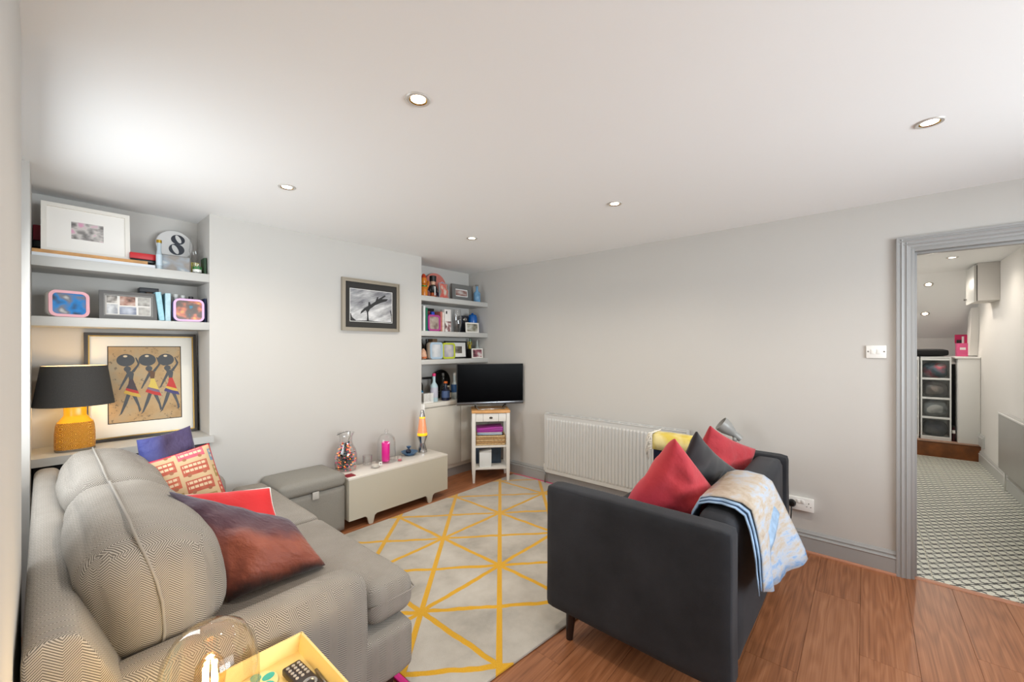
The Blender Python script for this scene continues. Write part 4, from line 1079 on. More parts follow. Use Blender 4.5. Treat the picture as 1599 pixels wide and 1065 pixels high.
# ================================================================ LEDGE: lamp and framed painting
a = root('framed_painting', 'dark-framed painting of three women carrying pots, leaning on the ledge', 'painting', 0.449, 3.632, 0.806, 0, 0.085)
AW, AH = 0.560, 0.690
M_af = mat('bronze_black_frame', (46, 38, 30), 0.35, 0.3)
holed('frame', 'y', -0.024, 0.0, (-AW/2, AW/2, 0, AH), (-AW/2 + 0.020, AW/2 - 0.020, 0.020, AH - 0.020), M_af, a)
holed('gilt_edge', 'y', -0.025, -0.014, (-AW/2 + 0.018, AW/2 - 0.018, 0.018, AH - 0.018), (-AW/2 + 0.024, AW/2 - 0.024, 0.024, AH - 0.024), mat('gilt', (150, 118, 62), 0.3, 0.9), a)
box('mount', -AW/2 + 0.020, AW/2 - 0.020, -0.012, -0.001, 0.020, AH - 0.020, mat('ivory_mount', (232, 228, 218), 0.7), a, b=0)
def m_canvas():
    m, nt, p = newmat('ochre_crackled_paper'); N = NT(nt); tc = N.n('ShaderNodeTexCoord')
    nz = N.noise(tc.outputs['Object'], 9, 4); vo = N.noise(tc.outputs['Object'], 42, 4, 0.7)
    c = N.ramp(nz.outputs['Fac'], [(0.3, lin((158, 122, 72))), (0.5, lin((176, 144, 98))), (0.7, lin((166, 148, 116)))])
    k = N.m('GREATER_THAN', vo.outputs['Fac'], 0.62)
    N.l(N.mix(N.m('MULTIPLY', k, 0.65), c, lin((70, 58, 44))), p.inputs['Base Color']); p.inputs['Roughness'].default_value = 0.5
    return m
PX0, PX1, PZ0, PZ1 = -0.172, 0.190, 0.110, 0.600
box('picture_border', PX0 - 0.005, PX1 + 0.005, -0.0128, -0.0121, PZ0 - 0.005, PZ1 + 0.005, mat('dark_brown_paint', (40, 28, 20), 0.6), a, b=0)
box('picture', PX0, PX1, -0.0136, -0.0128, PZ0, PZ1, m_canvas(), a, b=0)
def P2(x, y): return (PX0 + (x - 250) / 705.0 * (PX1 - PX0), PZ0 + (860 - y) / 700.0 * (PZ1 - PZ0))
def paint(name, pts, m, lay, parent): return prism(name, [P2(*q) for q in pts], 'y', -0.0136 - 0.0005 * lay, -0.0136, m, parent)
def ell(cx, cy, rx, ry, rot=0.0, n=24):
    return [(cx + rx * math.cos(2*math.pi*i/n) * math.cos(rot) - ry * math.sin(2*math.pi*i/n) * math.sin(rot), cy + rx * math.cos(2*math.pi*i/n) * math.sin(rot) + ry * math.sin(2*math.pi*i/n) * math.cos(rot)) for i in range(n)]
M_fig = mat('figure_black', (24, 20, 18), 0.4)
M_hl = mat('pot_highlight', (214, 190, 150), 0.4)
def woman(ox, skin, top, mid, hem):
    def q(pts): return [(x + ox, y) for x, y in pts]
    f = paint('painted_figure', q(ell(0, 285, 86, 58)), M_fig, 1, a)
    def sub(nm, pts, m, lay): return prism(nm, [P2(*z_) for z_ in pts], 'y', -0.0136 - 0.0005 * lay, -0.0136, m, f)
    sub('pot_glint', q(ell(-4, 248, 20, 10)), M_hl, 2)
    sub('head', q(ell(15, 368, 34, 26)), M_fig, 1)
    sub('torso', q([(0, 392), (50, 388), (76, 410), (66, 470), (30, 470), (24, 440)]), skin, 2)
    sub('raised_arm', q([(60, 405), (80, 398), (124, 338), (132, 316), (100, 262), (88, 262), (112, 318), (104, 334), (56, 386)]), M_fig, 3)
    sub('trailing_arm', q([(24, 402), (6, 412), (-40, 500), (-66, 556), (-56, 560), (-24, 512), (26, 436)]), M_fig, 3)
    sub('dress', q([(30, 466), (66, 466), (84, 510), (112, 580), (60, 566), (0, 548), (22, 510)]), top, 4)
    sub('dress_band', q([(2, 545), (60, 562), (112, 578), (124, 608), (60, 592), (-6, 566)]), mid, 5)
    sub('dress_hem', q([(-6, 565), (60, 590), (124, 606), (140, 640), (60, 622), (-24, 590)]), hem, 6)
    sub('leg', q([(6, 602), (40, 616), (10, 690), (-40, 780), (-70, 800), (-56, 780), (-28, 700)]), M_fig, 2)
    sub('leg', q([(58, 622), (100, 632), (124, 700), (140, 760), (122, 780), (108, 720)]), M_fig, 2)
woman(408, M_fig, mat('paint_plum', (72, 56, 62), 0.6), mat('paint_crimson', (186, 50, 44), 0.6), mat('paint_mustard', (206, 168, 70), 0.6))
woman(615, mat('paint_umber', (96, 66, 44), 0.6), mat('paint_straw', (208, 182, 84), 0.6), mat('paint_mauve', (120, 98, 118), 0.6), MATS['paint_crimson'])
woman(802, M_fig, MATS['paint_crimson'], MATS['paint_mustard'], mat('paint_indigo', (66, 60, 110), 0.6))

lm = root('table_lamp', 'yellow ceramic table lamp with a dark tapered shade on the ledge', 'lamp', 0.126, 3.488, 0.806)
def m_ceramic():
    m, nt, p = newmat('mustard_relief_glaze'); N = NT(nt); tc = N.n('ShaderNodeTexCoord')
    vo = N.n('ShaderNodeTexVoronoi'); vo.inputs['Scale'].default_value = 30.0; vo.inputs['Randomness'].default_value = 0.0; N.l(tc.outputs['Object'], vo.inputs['Vector'])
    wv = N.m('SINE', N.m('MULTIPLY', vo.outputs['Distance'], 34.0))
    f = N.m('MULTIPLY_ADD', wv, 0.5, 0.5)
    N.l(N.ramp(f, [(0.0, lin((218, 158, 50))), (1.0, lin((180, 108, 18)))]), p.inputs['Base Color']); p.inputs['Roughness'].default_value = 0.35
    N.l(N.bump(f, 0.8, 0.004), p.inputs['Normal'])
    return m
lathe('foot', [(0.081, 0.0), (0.083, 0.004), (0.083, 0.012), (0.0, 0.012)], mat('grey_foot', (120, 112, 100), 0.6), lm, 40, sq=0.72, sy=0.85)
lathe('body', [(0.082, 0.010), (0.084, 0.03), (0.083, 0.10), (0.079, 0.145), (0.074, 0.163)], m_ceramic(), lm, 40, sq=0.72, sy=0.85, cap=False)
lathe('neck', [(0.074, 0.163), (0.068, 0.170), (0.050, 0.196), (0.047, 0.203), (0.047, 0.250), (0.0, 0.250)], mat('yellow_glaze', (224, 172, 22), 0.25), lm, 40, sq=0.72, sy=0.85, cap=False)
M_shade = mat('charcoal_linen_shade', (58, 56, 54), 0.95, var=0.18, vscale=300, bump=0.2, bscale=600)
lathe('shade', [(0.167, 0.262), (0.135, 0.490)], M_shade, lm, 48, cap=False)
lathe('shade_lining', [(0.1655, 0.263), (0.1335, 0.489)], mat('shade_lining_cream', (240, 232, 210), 0.8), lm, 48, cap=False)
lathe('bulb', [(0.012, 0.25), (0.014, 0.28), (0.028, 0.315), (0.028, 0.34), (0.014, 0.362), (0.0, 0.365)], emis('lamp_bulb_glow', (255, 225, 170), 12.0), lm, 20)
glow('lamp_light', lm, (0, 0, 0.40), 0.9, (255, 214, 160), 0.03)

# ================================================================ UPPER LAMP-ALCOVE SHELF
ZU = 1.9005
M_pw = mat('warm_white_frame', (232, 228, 220), 0.5)
t = root('flat_frame', 'pale flat frame lying on the upper lamp-alcove shelf', 'frame', 0.205, 3.545, ZU)
holed('frame', 'z', 0.0, 0.022, (-0.243, 0.265, -0.14, 0.14), (-0.215, 0.237, -0.112, 0.112), mat('pale_blue_white', (216, 218, 222), 0.5), t)
box('backing', -0.216, 0.238, -0.113, 0.113, 0.004, 0.012, M_pw, t, b=0)
t = root('flat_frame', 'thin wooden frame lying flat on the pale one', 'frame', 0.19, 3.555, ZU + 0.0225)
holed('frame', 'z', 0.0, 0.020, (-0.228, 0.245, -0.14, 0.13), (-0.205, 0.222, -0.117, 0.107), mat('honey_wood', (186, 136, 76), 0.45, var=0.2, vscale=20), t)
box('backing', -0.206, 0.223, -0.118, 0.108, 0.003, 0.010, M_darkwood, t, b=0)
pframe('picture_frame', 'large white frame with a small group photograph on the upper lamp-alcove shelf', 0.178, 3.50, ZU + 0.043, 0.368, 0.292, 0.022, M_pw,
       photo('grey_group_photo', [(90, 88, 86), (150, 146, 144), (206, 200, 196), (216, 160, 186)], 5.5, 1.3), (0.095, 0.072), mat('white_mount', (238, 235, 230), 0.7), d=0.020, lean=0.14)
pf = bpy.data.objects.get('picture_frame')
t = root('red_box', 'red box with black base beside the large white frame', 'box', 0.420, 3.52, ZU + 0.043)
box('base', -0.060, 0.060, -0.06, 0.06, 0.0, 0.018, M_black, t, b=0.002); box('lid', -0.062, 0.062, -0.062, 0.062, 0.0181, 0.055, mat('red_card', (190, 24, 34), 0.45), t, b=0.002)
t = root('red_case', 'dark red case propped behind the large white frame', 'case', -0.020, 3.655, ZU + 0.083)
box('case', -0.016, 0.05, -0.03, 0.03, 0.04, 0.13, mat('dark_red_leather', (134, 22, 38), 0.5), t, b=0.006); box('case_base', -0.016, 0.06, -0.03, 0.03, 0.0, 0.0395, M_black, t, b=0.004)
tag(box('black_block', -0.036, 0.06, 3.625, 3.685, ZU + 0.043, ZU + 0.082, M_black, b=0.004), 'black block under the dark red case', 'box')
bottle('champagne_bottle', 'gold-topped champagne bottle beside the disc with the 8', 0.492, 3.43, ZU, 0.016, 0.192, mat('pale_blue_label_glass', (176, 190, 198), 0.25), mat('gold_foil', (196, 160, 60), 0.3, 0.8), mat('silver_blue_label', (190, 206, 216), 0.4), neck=0.42)
t = root('number_disc', 'round glass disc with a bold number 8', 'disc', 0.602, 3.615, ZU, 0, 0.05)
box('stand', -0.05, 0.05, -0.02, 0.03, 0.0, 0.112, mat('grey_stand', (150, 148, 144), 0.5), t, b=0.003)
def circ(r, cz, n=40): return [(r * math.cos(2*math.pi*i/n), cz + r * math.sin(2*math.pi*i/n)) for i in range(n)]
prism('disc', circ(0.100, 0.211), 'y', -0.006, 0.0, mat('frosted_grey_disc', (206, 205, 203), 0.25), t)
ring('rim', circ(0.1015, 0.211), circ(0.0985, 0.211), -0.0066, 0.0005, mat('disc_rim', (150, 149, 147), 0.3), t)
M_navy = mat('navy_print', (24, 30, 44), 0.4)
# the figure 8: two bowls with thick-and-thin strokes and slanted counters
def blob(cx, cz, rx, rz_, n=28): return [(cx + rx * math.cos(2*math.pi*i/n), cz + rz_ * math.sin(2*math.pi*i/n)) for i in range(n)]
def counter(cx, cz, rx, rz_, sl_, n=28): return [(cx + rx * math.cos(2*math.pi*i/n) + sl_ * rz_ * math.sin(2*math.pi*i/n), cz + rz_ * math.sin(2*math.pi*i/n)) for i in range(n)]
n8 = ring('numeral', blob(0.018, 0.2515, 0.038, 0.034), counter(0.020, 0.2555, 0.014, 0.0265, -0.35), -0.0072, -0.006, M_navy, t)
ring('numeral_lower_bowl', blob(0.010, 0.1825, 0.043, 0.039), counter(0.003, 0.1815, 0.016, 0.0305, -0.35), -0.0073, -0.006, M_navy, n8)
pframe('canvas_print', 'small grey print of a white flower before the number 8 disc', 0.578, 3.44, ZU, 0.150, 0.106, 0.002, mat('grey_canvas_edge', (140, 134, 128), 0.7), photo('grey_flower_print', [(150, 142, 136), (142, 136, 130), (150, 160, 170), (226, 224, 216)], 2.6, 4.0), d=0.014, lean=0.05)
def wineglass(name, label, x, y, z, h, r, stem):
    t = root(name, label, 'glass', x, y, z)
    lathe('foot', [(r * 0.9, 0.0), (r * 0.9, 0.002), (0.005, 0.006), (0.0035, 0.010), (0.0035, stem), (0.004, stem)], M_glass, t, 20)
    lathe('bowl', [(0.003, stem), (r * 0.7, stem + 0.03), (r, stem + (h - stem) * 0.5), (r * 0.82, h)], M_glass, t, 24, cap=False)
wineglass('wine_glass', 'tall clear wine glass at the end of the upper lamp-alcove shelf', 0.699, 3.545, ZU, 0.262, 0.032, 0.09)
t = root('printed_tumbler', 'small tumbler with green leaves and a white band', 'glass', 0.690, 3.435, ZU)
lathe('glass', [(0.022, 0.0), (0.023, 0.003), (0.027, 0.075), (0.025, 0.075), (0.021, 0.006)], M_glass, t, 24, cap=False)
lathe('white_band', [(0.0243, 0.012), (0.0252, 0.030)], mat('white_print', (230, 230, 222), 0.4), t, 24, cap=False)
for k in range(5):
    ang = -2.6 + k * 0.55; M_lf = mat('green_print', (40, 110, 50), 0.4)
    P = [(-0.006, 0.032), (0.0, 0.030), (0.006, 0.032), (0.007, 0.042), (0.0, 0.058 - abs(k - 2) * 0.005), (-0.007, 0.042)]
    lf = prism('leaf_print', P, 'y', -0.0268, -0.0258, M_lf, t); lf.rotation_euler = (0, 0, ang + math.pi / 2)
tag(box('yellow_card', 0.668, 0.712, 3.485, 3.487, ZU, ZU + 0.085, mat('yellow_card_print', (190, 176, 70), 0.6), b=0), 'yellow card behind the printed tumbler', 'card')
book('thin dark green book at the end of the upper lamp-alcove shelf', 0.733, 3.42, ZU, 0.014, 0.115, 0.09, mat('dark_green_cloth', (44, 70, 48), 0.7))

# ================================================================ LOWER LAMP-ALCOVE SHELF
ZL = 1.5725
rframe('rounded_frame', 'white rounded frame with a pink rim and a blue seaside picture', 0.088, 3.455, ZL, 0.168, 0.150, 0.045, 0.034, mat('milky_plastic', (214, 210, 204), 0.4), mat('pink_rim', (222, 164, 172), 0.4), photo('blue_sea_photo', [(40, 60, 80), (20, 120, 190), (110, 112, 118), (214, 212, 206)], 3.6, 2.2), rz=0.28)
t = pframe('picture_frame', 'dark grey frame with a collage of family snapshots', 0.352, 3.455, ZL, 0.262, 0.172, 0.026, mat('charcoal_frame', (84, 82, 80), 0.4), mat('collage_card', (216, 212, 206), 0.6), d=0.022, lean=0.10, bevel_inner=mat('charcoal_inner', (120, 118, 115), 0.4))
random.seed(8)
for i, (x0, x1, z0, z1) in enumerate(((-0.098, -0.052, 0.10, 0.143), (-0.04, 0.030, 0.088, 0.144), (0.042, 0.098, 0.09, 0.142), (-0.098, -0.050, 0.034, 0.092), (-0.042, 0.034, 0.032, 0.080), (0.044, 0.098, 0.032, 0.082))):
    cols = [[(96, 92, 88), (150, 144, 138), (206, 200, 192)], [(80, 62, 56), (168, 130, 116), (196, 176, 164)], [(120, 118, 112), (190, 186, 180)], [(130, 132, 138), (206, 206, 206)], [(110, 116, 134), (186, 190, 200)], [(140, 136, 130), (200, 196, 190)]][i]
    box('snapshot', x0, x1, -0.0112, -0.0100, z0, z1, photo('snapshot_%d' % i, cols, 3.0, i * 2.0), t, b=0)
bottle('toiletry_bottle', 'tall white-capped bottle behind the purple-rimmed frame', 0.600, 3.58, ZL, 0.017, 0.195, mat('white_bottle_plastic', (214, 216, 220), 0.4), M_white, group='bottles behind the purple-rimmed frame')
bottle('toiletry_bottle', 'lilac-tinted bottle behind the purple-rimmed frame', 0.640, 3.59, ZL, 0.018, 0.192, mat('lilac_plastic', (196, 186, 206), 0.4), M_white, group='bottles behind the purple-rimmed frame')
bottle('toiletry_bottle', 'dark-capped bottle behind the purple-rimmed frame', 0.682, 3.57, ZL, 0.020, 0.185, mat('smoke_plastic', (60, 60, 66), 0.3), M_black, group='bottles behind the purple-rimmed frame')
tag(box('dark_box', 0.415, 0.512, 3.575, 3.675, 1.7665, 1.795, mat('dark_slate_box', (54, 54, 58), 0.5), b=0.003), 'flat dark box resting on the row of books', 'box')
for k, (cc, l_) in enumerate((((60, 66, 74), 'slate'), ((104, 84, 70), 'brown'), ((70, 88, 104), 'steel blue'))):
    book(l_ + ' hardback behind the collage frame under the flat dark box', 0.43 + 0.034 * k, 3.58, ZL, 0.030, 0.193, 0.09, mat('hardback_%d' % k, cc, 0.7), group='grey hardbacks behind the collage frame')
book('leaning pale blue paperback beside the collage frame', 0.507, 3.43, ZL + 0.004, 0.028, 0.182, 0.12, mat('pale_blue_cover', (150, 196, 208), 0.5, var=0.12, vscale=60), roll=math.radians(-6))
book('upright pale blue paperback with a teal foot', 0.537, 3.43, ZL, 0.028, 0.182, 0.12, mat('pale_blue_cover2', (170, 200, 208), 0.5, var=0.10, vscale=60))
rframe('rounded_frame', 'rounded frame with a lilac rim and a colourful snapshot', 0.641, 3.44, ZL, 0.166, 0.152, 0.035, 0.034, mat('indigo_plastic', (70, 72, 120), 0.4), mat('lilac_rim', (214, 170, 208), 0.4), photo('colour_snapshot', [(30, 120, 150), (80, 66, 58), (96, 74, 62), (190, 104, 76), (200, 184, 80)], 4.2, 6.1), rim=0.014)
book('dark navy book at the end of the lower lamp-alcove shelf', 0.735, 3.43, ZL, 0.014, 0.165, 0.12, mat('navy_cloth', (32, 44, 76), 0.7))

# ================================================================ CORNER ALCOVE, TOP SHELF
ZA = 1.9305
t = root('orange_figurine', 'orange lucky-animal figurine with a red cap and green collar', 'figurine', 2.592, 3.46, ZA)
M_or = mat('orange_glaze', (206, 120, 30), 0.3, var=0.25, vscale=30)
lathe('body', [(0.036, 0.0), (0.040, 0.02), (0.040, 0.06), (0.034, 0.105), (0.022, 0.13)], M_or, t, 20)
lathe('head', [(0.0, -0.040), (0.026, -0.030), (0.034, 0.0), (0.026, 0.028), (0.0, 0.036)], M_or, t, 20, (0, 0, 0.165))
lathe('cap', [(0.026, 0.0), (0.024, 0.022), (0.014, 0.045), (0.0, 0.052)], mat('red_glaze', (190, 60, 24), 0.3), t, 20, (0, 0, 0.187))
lathe('collar', [(0.024, 0.118), (0.037, 0.112), (0.036, 0.102), (0.034, 0.098)], mat('green_glaze', (60, 130, 40), 0.35), t, 20, cap=False)
tube('raised_arm', [(0.030, -0.01, 0.08), (0.046, -0.012, 0.12), (0.046, -0.014, 0.165)], [0.012, 0.012, 0.014], M_or, t)
t = root('soldier_figure', 'black toy soldier figure with a tall hat', 'figurine', 2.706, 3.455, ZA)
lathe('boots', [(0.036, 0.0), (0.036, 0.015), (0.026, 0.022), (0.024, 0.05)], mat('rust_paint', (170, 80, 30), 0.5), t, 18)
lathe('coat', [(0.026, 0.05), (0.034, 0.06), (0.036, 0.12), (0.020, 0.135)], M_black, t, 18)
lathe('face', [(0.018, 0.130), (0.025, 0.140), (0.026, 0.165), (0.024, 0.175)], mat('face_paint', (206, 166, 140), 0.5), t, 18)
lathe('hat', [(0.030, 0.168), (0.036, 0.170), (0.037, 0.225), (0.033, 0.228), (0.0, 0.228)], M_black, t, 18)
box('sash', -0.006, 0.006, -0.038, -0.034, 0.02, 0.115, M_white, t, b=0.001)
for k in (-1, 1): tube('arm', [(k * 0.036, 0, 0.118), (k * 0.046, -0.01, 0.085), (k * 0.040, -0.018, 0.055)], 0.010, M_black, t)
t = root('pink_disc', 'round pink board with purple dots behind the corner-shelf frames', 'board', 2.895, 3.645, ZA, 0, 0.05)
prism('board', circ(0.152, 0.154), 'y', -0.010, 0.0, mat('salmon_board', (204, 120, 108), 0.6, var=0.06, vscale=30), t)
for cx, cz in ((-0.035, 0.215), (0.095, 0.190), (0.03, 0.07), (-0.095, 0.12)):
    dsk = prism('dot_surround', [(cx + q_, z_) for q_, z_ in circ(0.031, cz, 24)], 'y', -0.0112, -0.010, mat('lilac_dot', (214, 190, 206), 0.6), t)
    prism('dot', [(cx + q_, z_) for q_, z_ in circ(0.023, cz, 24)], 'y', -0.0120, -0.0111, mat('purple_dot', (58, 30, 76), 0.5), dsk)
pframe('photo_block', 'small red and grey flower photograph beside the toy soldier', 2.845, 3.445, ZA, 0.135, 0.165, 0.004, mat('block_edge', (170, 176, 182), 0.5), photo('red_flower_photo', [(70, 70, 68), (150, 138, 126), (206, 90, 80), (196, 196, 180)], 3.0, 3.3), d=0.016, lean=0.05)
pframe('picture_frame', 'wide grey frame with a small white-edged photo on the top corner shelf', 3.150, 3.50, ZA, 0.295, 0.190, 0.052, mat('slate_frame', (110, 110, 108), 0.4), photo('family_photo_a', [(70, 60, 56), (150, 112, 104), (196, 186, 180)], 3.5, 5.0), 0.010, M_white, d=0.018, lean=0.08)
bottle('blue_glass_bottle', 'pale blue glass bottle at the end of the top corner shelf', 3.325, 3.425, ZA, 0.040, 0.205, mat('blue_tinted_glass', (104, 150, 186), 0.12, var=0.25, vscale=16), mat('grey_stopper', (110, 108, 104), 0.4), neck=0.38)
tag(box('grey_board', 3.36, 3.435, 3.53, 3.545, ZA, ZA + 0.205, mat('grey_board_paint', (158, 156, 152), 0.6), b=0.003), 'upright grey board against the wall on the top corner shelf', 'board')

# ================================================================ CORNER ALCOVE, SECOND SHELF
ZB = 1.5725
book('tall white book at the start of the second corner shelf', 2.566, 3.415, ZB, 0.026, 0.258, 0.17, mat('white_cover', (222, 226, 226), 0.5))
book('green and teal book beside the tall white one', 2.596, 3.415, ZB, 0.022, 0.240, 0.17, mat('green_cover', (20, 110, 80), 0.5))
tag(box('black_case', 2.612, 2.775, 3.52, 3.62, 1.791, 1.822, M_black, b=0.004), 'flat black case lying on the books of the second corner shelf', 'case')
for k, (cc, l_) in enumerate((((60, 110, 130), 'teal'), ((120, 150, 150), 'grey-green'), ((150, 60, 80), 'maroon'), ((60, 70, 120), 'indigo'))):
    book(l_ + ' paperback behind the blue bottle-shaped frame under the black case', 2.63 + 0.034 * k, 3.51, ZB, 0.030, 0.216, 0.11, mat('paperback_%d' % k, cc, 0.6), group='paperbacks under the black case')
t = rframe('bottle_frame', 'blue bottle-shaped frame with a pink-edged picture', 2.692, 3.455, ZB, 0.160, 0.172, 0.040, 0.030, mat('royal_blue', (26, 70, 180), 0.35), mat('magenta_edge', (170, 60, 130), 0.4), photo('beige_portrait', [(120, 104, 96), (170, 156, 144), (206, 204, 206)], 3.0, 7.0), rim=0.020)
prism('neck', [(-0.020, 0.172), (0.020, 0.172), (0.018, 0.205), (-0.018, 0.205)], 'y', -0.030, -0.008, mat('royal_blue', (26, 70, 180), 0.35), t, b=0.003)
for k, (cc, x) in enumerate((((190, 110, 100), 2.800), ((220, 210, 200), 2.826))):
    book(('pink-spined' if k == 0 else 'cream-spined') + ' paperback on the second corner shelf', x, 3.43, ZB, 0.024, 0.214 - 0.004 * k, 0.14, mat('spine_%d' % k, cc, 0.6, var=0.2, vscale=25))
t = root('patterned_carton', 'tall white carton with a black and pink print', 'box', 2.895, 3.465, ZB)
box('carton', -0.045, 0.045, -0.03, 0.05, 0, 0.245, mat('carton_white', (224, 220, 216), 0.5), t, b=0.002)
box('print', -0.044, 0.044, -0.0310, -0.0301, 0.004, 0.115, photo('carton_print', [(60, 58, 60), (150, 110, 110), (226, 222, 218), (226, 222, 218)], 4.0, 2.0), t, b=0)
box('emblem', -0.028, -0.010, -0.0310, -0.0301, 0.195, 0.225, M_ink, t, b=0)
t = root('glass_vase', 'tall clear glass vase on the second corner shelf', 'vase', 3.085, 3.50, ZB)
lathe('vase', [(0.030, 0.0), (0.034, 0.004), (0.052, 0.08), (0.056, 0.16), (0.046, 0.225), (0.040, 0.262), (0.038, 0.262), (0.044, 0.225), (0.053, 0.16), (0.049, 0.08), (0.028, 0.012)], M_glass, t, 28, cap=False)
t = root('dark_camera', 'dark camera behind the small white frame', 'camera', 3.235, 3.56, ZB)
box('body', -0.06, 0.06, -0.025, 0.035, 0, 0.20, mat('camera_black', (34, 36, 44), 0.5), t, b=0.008)
lathe('lens', [(0.024, 0.0), (0.024, 0.03), (0.018, 0.034), (0.0, 0.030)], M_steel, t, 20).matrix_local = Matrix.Translation((-0.02, -0.025, 0.155)) @ Matrix.Rotation(math.radians(90), 4, 'X')
t = root('blue_jar', 'bright blue rounded jar beside the dark camera', 'jar', 3.362, 3.54, ZB)
lathe('jar', [(0.050, 0.0), (0.054, 0.01), (0.056, 0.13), (0.058, 0.18), (0.046, 0.215), (0.02, 0.226), (0, 0.227)], mat('cobalt_glaze', (16, 92, 170), 0.25, var=0.2, vscale=14), t, 28)
lathe('lid_knob', [(0.012, 0.226), (0.016, 0.236), (0.0, 0.242)], mat('cobalt_glaze', (16, 92, 170)), t, 16)
pframe('picture_frame', 'small white frame at the front of the second corner shelf', 3.255, 3.435, ZB, 0.200, 0.116, 0.014, M_pw, photo('family_photo_b', [(80, 76, 66), (150, 146, 128), (206, 204, 200)], 3.2, 8.0), d=0.014, lean=0.06)

# ================================================================ CORNER ALCOVE, LOWEST SHELF
ZC = 1.2785
t = root('seashell', 'peach seashell at the start of the lowest corner shelf', 'seashell', 2.572, 3.44, ZC)
lathe('shell', [(0.0, 0.0), (0.026, 0.006), (0.036, 0.030), (0.034, 0.055), (0.030, 0.062), (0.030, 0.075), (0.022, 0.092), (0.018, 0.096), (0.010, 0.110), (0.0, 0.114)], mat('peach_shell', (212, 168, 140), 0.4, var=0.2, vscale=30), t, 20)
lathe('lip', [(0.026, -0.002), (0.030, 0.006), (0.022, 0.014), (0.0, 0.012)], mat('orange_lip', (196, 104, 56), 0.4), t, 16, (0.0, -0.022, 0.014), sy=0.7)
bottle('dark_bottle', 'small dark bottle behind the seashell', 2.578, 3.60, ZC, 0.026, 0.205, mat('dark_green_glass', (24, 30, 22), 0.15), M_black)
rframe('rounded_frame', 'pale blue rounded frame on the lowest corner shelf', 2.702, 3.45, ZC, 0.166, 0.178, 0.060, 0.032, mat('beige_plastic', (184, 172, 158), 0.5), mat('pale_blue_rim', (160, 182, 200), 0.4), photo('pale_photo', [(150, 160, 170), (180, 186, 192), (206, 208, 210)], 2.0, 9.0), rim=0.022)
for x, cc, l in ((2.655, (60, 50, 46), 'brown-topped jar behind the pale blue frame'), (2.735, (36, 34, 36), 'black-topped jar behind the pale blue frame')):
    bottle('spice_jar', l, x, 3.59, ZC, 0.030, 0.215, mat('jar_%d' % cc[0], cc, 0.3), M_black, neck=0.2)
tag(box('brown_box', 2.785, 2.850, 3.56, 3.66, ZC, ZC + 0.218, mat('brown_card', (126, 96, 66), 0.7), b=0.003), 'upright brown box behind the lime-edged frame', 'box')
rframe('rounded_frame', 'lime green rounded frame on the lowest corner shelf', 2.885, 3.438, ZC, 0.178, 0.174, 0.030, 0.030, mat('lime_plastic', (150, 170, 40), 0.4), mat('lime_rim', (182, 192, 50), 0.4), photo('grey_swirl_photo', [(140, 136, 150), (176, 172, 178), (206, 200, 190)], 2.5, 1.0), rim=0.020)
pframe('picture_frame', 'black frame with a white mount behind the lime frame', 3.090, 3.53, ZC, 0.330, 0.196, 0.016, M_black, photo('brown_view_photo', [(60, 52, 46), (120, 112, 104), (190, 184, 176)], 3.0, 2.7), (0.055, 0.042), mat('white_mount', (238, 235, 230)), d=0.016, lean=0.06)
t = root('yellow_trophy', 'small yellow figure ornament behind the little white frame', 'ornament', 3.325, 3.55, ZC)
M_yl = mat('yellow_brass_paint', (184, 160, 30), 0.35)
lathe('plinth', [(0.032, 0.0), (0.032, 0.10), (0.026, 0.106), (0, 0.106)], M_blackmatt, t, 16)
lathe('figure_body', [(0.012, 0.106), (0.020, 0.125), (0.018, 0.15), (0.008, 0.165)], M_yl, t, 14)
lathe('figure_head', [(0.0, -0.014), (0.013, 0.0), (0.0, 0.015)], M_yl, t, 12, (0, 0, 0.182))
for k in (-1, 1): tube('figure_arm', [(k * 0.014, 0, 0.15), (k * 0.030, 0, 0.165), (k * 0.026, 0, 0.195)], 0.006, M_yl, t)
pframe('picture_frame', 'little white frame at the end of the lowest corner shelf', 3.330, 3.430, ZC, 0.172, 0.112, 0.012, M_pw, photo('family_photo_c', [(60, 40, 44), (150, 90, 100), (210, 200, 196)], 3.4, 4.4), d=0.014, lean=0.05)
bottle('clear_bottle', 'clear glass bottle against the wall on the lowest corner shelf', 3.420, 3.52, ZC, 0.026, 0.215, mat('pale_clear_glass', (176, 184, 180), 0.1), mat('grey_cap', (150, 148, 144), 0.3), mat('white_label', (214, 214, 210), 0.5), neck=0.35)
bottle('clear_bottle', 'green-necked slim bottle behind the little white frame', 3.400, 3.62, ZC, 0.020, 0.225, mat('green_clear_glass', (150, 176, 156), 0.1), mat('green_cap', (90, 130, 90), 0.3), neck=0.35)

# ================================================================ BOTTLES ON THE CORNER WORKTOP
ZW = 0.8305
t = root('letter_rack', 'small white slatted rack at the start of the corner worktop', 'rack', 2.606, 3.425, ZW)
box('rack_base', -0.062, 0.062, -0.030, 0.030, 0, 0.010, M_white, t, b=0.001)
for k in range(7): box('slat', -0.060 + k * 0.018, -0.048 + k * 0.018, -0.030, -0.026, 0.010, 0.100, M_white, t, b=0.001)
box('rack_back', -0.062, 0.062, 0.026, 0.030, 0.010, 0.100, mat('rack_grey', (130, 126, 120), 0.6), t, b=0.001)
bottle('spirit_bottle', 'turquoise gin bottle behind the white rack', 2.605, 3.545, ZW, 0.036, 0.200, mat('turquoise_glass', (10, 110, 150), 0.12), M_white, mat('white_blue_label', (200, 214, 224), 0.5), neck=0.38, sq=0.8)
bottle('wine_bottle', 'tall black wine bottle at the back of the corner worktop', 2.665, 3.635, ZW, 0.038, 0.345, mat('black_glass', (14, 12, 12), 0.1), M_black, neck=0.40)
